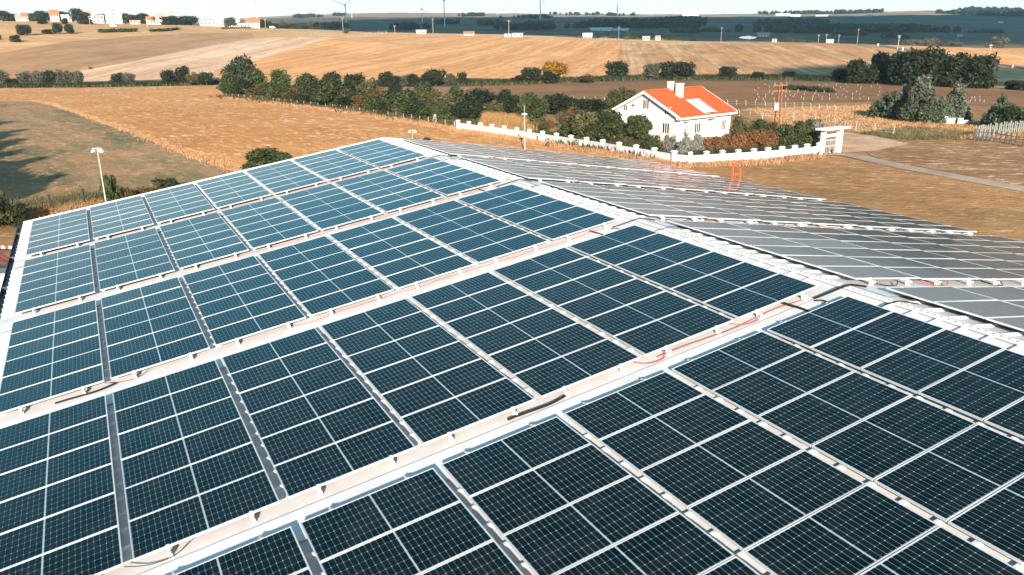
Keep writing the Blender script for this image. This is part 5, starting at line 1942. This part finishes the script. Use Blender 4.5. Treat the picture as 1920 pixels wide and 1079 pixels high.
turbine(573, 33, 14, 13, (90, 210, 330), 'tiny pale turbine left of the large turbine')
turbine(660, 34, 18, 13, (70, 190, 310), 'tiny pale turbine right behind the large turbine')
turbine(792, 42, 18, 16, (85, 205, 325), 'tiny pale turbine between the two larger towers')
turbine(933, 28, 8, 12, (60, 180, 300), 'tiny pale turbine left of the skyline middle')
turbine(1221, 29, 12, 12, (95, 215, 335), 'tiny pale turbine right of the tower above the warehouse')
p = at(1300, 30)
h = z_top(p, 5)
t = thing('lattice_mast', 'thin mast beside the silo works on the skyline', 'mast', p)
b = MB()
for sx, sy in ((-1, -1), (1, -1), (0, 1)):
    b.tube([(sx * 4, sy * 4, -2), (sx * .5, sy * .5, h)], .7, 4)
b.build('leg', m_turb, t)
b = MB()
for k in range(12):
    z0, z1 = h * k / 12, h * (k + 1) / 12
    w0, w1 = 4 - 3.5 * k / 12, 4 - 3.5 * (k + 1) / 12
    b.tube([(-w0, -w0, z0), (w1, -w1, z1)], .4, 3)
b.build('lattice', m_turb, t)

# far woods and tree belts: one mass each
_ico = []
def far_wood(pix_rows, n, h0, h1, m, name, seed):
    g = random.Random(seed)
    V, F = [], []
    for pix, w_ in pix_rows:
        P = [at(x, y) for x, y in pix]
        for _ in range(int(n)):
            s = g.random() * (len(P) - 1)
            i = min(int(s), len(P) - 2)
            q = P[i].lerp(P[i + 1], s - i)
            q = ground(q.x + g.gauss(0, w_), q.y + g.gauss(0, w_))
            h = g.uniform(h0, h1)
            r = h * g.uniform(.45, .8)
            n0 = len(V)
            k = 6
            V.append((q.x, q.y, q.z + h))
            for lv, (rr, zz) in enumerate(((.75, .78), (1.0, .42), (.7, .0))):
                for a in range(k):
                    an = a * 6.283 / k + lv * .5
                    jr = rr * r * g.uniform(.75, 1.2)
                    V.append((q.x + math.cos(an) * jr, q.y + math.sin(an) * jr, q.z + h * zz * g.uniform(.85, 1.12)))
            for a in range(k):
                b_ = (a + 1) % k
                F.append((n0, n0 + 1 + a, n0 + 1 + b_))
                for lv in (0, 1):
                    o_ = n0 + 1 + lv * k
                    F.append((o_ + a, o_ + k + a, o_ + k + b_, o_ + b_))
    tag(link(name, mesh_from(name, V, F, m, False)), kind='stuff')
far_wood([([(1135, 52), (1200, 52), (1298, 52)], 25), ([(1150, 49), (1230, 48), (1296, 48)], 20), ([(1260, 43), (1280, 42), (1296, 42)], 20)], 160, 9, 17, LM['dark'], 'far_wood', 1)
far_wood([([(1447, 62), (1560, 61), (1680, 60), (1770, 61)], 20), ([(1500, 57), (1620, 56), (1700, 57)], 16), ([(1440, 47), (1490, 45), (1532, 44)], 25)], 190, 8, 15, LM['dark'], 'far_wood', 2)
far_wood([([(960, 56), (1000, 55), (1022, 54)], 12), ([(1080, 54), (1120, 50), (1134, 50)], 10), ([(970, 36), (1000, 33), (1015, 32)], 30)], 60, 7, 12, LM['dark'], 'far_wood', 3)
far_wood([([(1440, 27), (1560, 26.5), (1640, 24.5)], 30), ([(1640, 22), (1740, 19), (1830, 20)], 30), ([(1780, 26), (1860, 30), (1930, 31)], 40), ([(1850, 20), (1930, 24)], 60)], 120, 10, 20, LM['dark'], 'far_wood', 4)
far_wood([([(560, 34), (575, 33), (600, 33)], 10), ([(630, 30), (640, 30)], 10), ([(700, 24.5), (760, 24), (830, 24)], 30), ([(880, 31), (900, 30)], 20), ([(1030, 28), (1100, 28), (1180, 30)], 30)], 40, 8, 16, LM['dark'], 'far_wood', 5)
far_wood([([(590, 52), (620, 54), (640, 54)], 10), ([(740, 55), (770, 56)], 10), ([(905, 47), (930, 46)], 8), ([(830, 46), (845, 44)], 10)], 45, 6, 12, LM['dark'], 'far_wood', 6)
for i_, (x, y) in enumerate(((930, 48), (1010, 46), (1280, 62), (1330, 60), (1590, 66), (1680, 72), (1850, 62))):
    far_wood([([(x - 20, y), (x + 25, y + .5)], 6)], 26, 5, 9, LM['green'], 'field_hedge', 20 + i_)

# ------------------------------------------------------------------ clouds overhead (above the picture) and the air
m_cloud = bpy.data.materials.new('cloud_white')
m_cloud.use_nodes = True
_n, _l = m_cloud.node_tree.nodes, m_cloud.node_tree.links
_n['Principled BSDF'].inputs['Base Color'].default_value = (0.9, 0.9, 0.9, 1)
_n['Principled BSDF'].inputs['Roughness'].default_value = 1.0
_n['Principled BSDF'].inputs['Specular IOR Level'].default_value = 0.0
_t = _n.new('ShaderNodeBsdfTranslucent')
_t.inputs['Color'].default_value = (0.85, 0.87, 0.9, 1)
_m = _n.new('ShaderNodeMixShader')
_m.inputs['Fac'].default_value = 0.5
_l.new(_n['Principled BSDF'].outputs[0], _m.inputs[1])
_l.new(_t.outputs[0], _m.inputs[2])
_l.new(_m.outputs[0], _n['Material Output'].inputs['Surface'])

def cloud(spots, alt, label, seed):
    """cumulus whose shadow falls on the given spots (x, y, radius) of the land"""
    g = random.Random(seed)
    V, F = [], []
    for (sx, sy, rr) in spots:
        z0 = float(T(sx, sy))
        k = (alt - z0) / -SUN_DIR.z
        c = Vector((sx, sy, z0)) - SUN_DIR * k
        nu, nv = 14, 7
        n0 = len(V)
        ph = g.uniform(0, 6)
        for j in range(nv + 1):
            th = math.pi * j / nv
            for i in range(nu):
                a = 2 * math.pi * i / nu
                q = 1 + .16 * math.sin(3 * a + ph + j) + .10 * math.sin(5 * a - ph * 2) + g.uniform(-.05, .05)
                z = math.cos(th)
                V.append((c.x + rr * q * math.sin(th) * math.cos(a), c.y + rr * q * math.sin(th) * math.sin(a), c.z + (rr * .16 * z if z > 0 else rr * .04 * z)))
        for j in range(nv):
            for i in range(nu):
                a, b_ = n0 + j * nu + i, n0 + j * nu + (i + 1) % nu
                F.append((a, a + nu, b_ + nu, b_))
    o = link('cloud', mesh_from('cloud', V, F, m_cloud))
    return tag(o, label, 'cloud')
big = []
g_ = random.Random(5)
for y in range(1150, 3100, 210):
    xl = -0.235 * y + (0 if y < 2300 else (y - 2300) * 0.62)
    x = xl + 150
    while x < .78 * y + 400:
        big.append((x + g_.uniform(-50, 50), y + g_.uniform(-50, 50), g_.uniform(170, 250)))
        x += 250
cloud(big, 1250, 'broad cloud bank above the view that shades the far valley', 1)
cloud([(150, 352, 42), (190, 340, 52), (235, 345, 50), (280, 338, 55), (330, 350, 60), (215, 310, 34), (255, 300, 40), (305, 300, 50), (380, 330, 70)], 320, 'small cloud behind the viewer that shades the dark grove', 2)

hz = MB()
hz.box(-7000, 7000, -240, 8800, -75, 380)
m_air = bpy.data.materials.new('air')
m_air.use_nodes = True
_n, _l = m_air.node_tree.nodes, m_air.node_tree.links
_n.remove(_n['Principled BSDF'])
_pv = _n.new('ShaderNodeVolumePrincipled')
_pv.inputs['Color'].default_value = (0.62, 0.87, 1.0, 1)
_pv.inputs['Density'].default_value = 0.000055
_pv.inputs['Anisotropy'].default_value = 0.0
_l.new(_pv.outputs[0], _n['Material Output'].inputs['Volume'])
tag(hz.build('haze', m_air), kind='stuff')
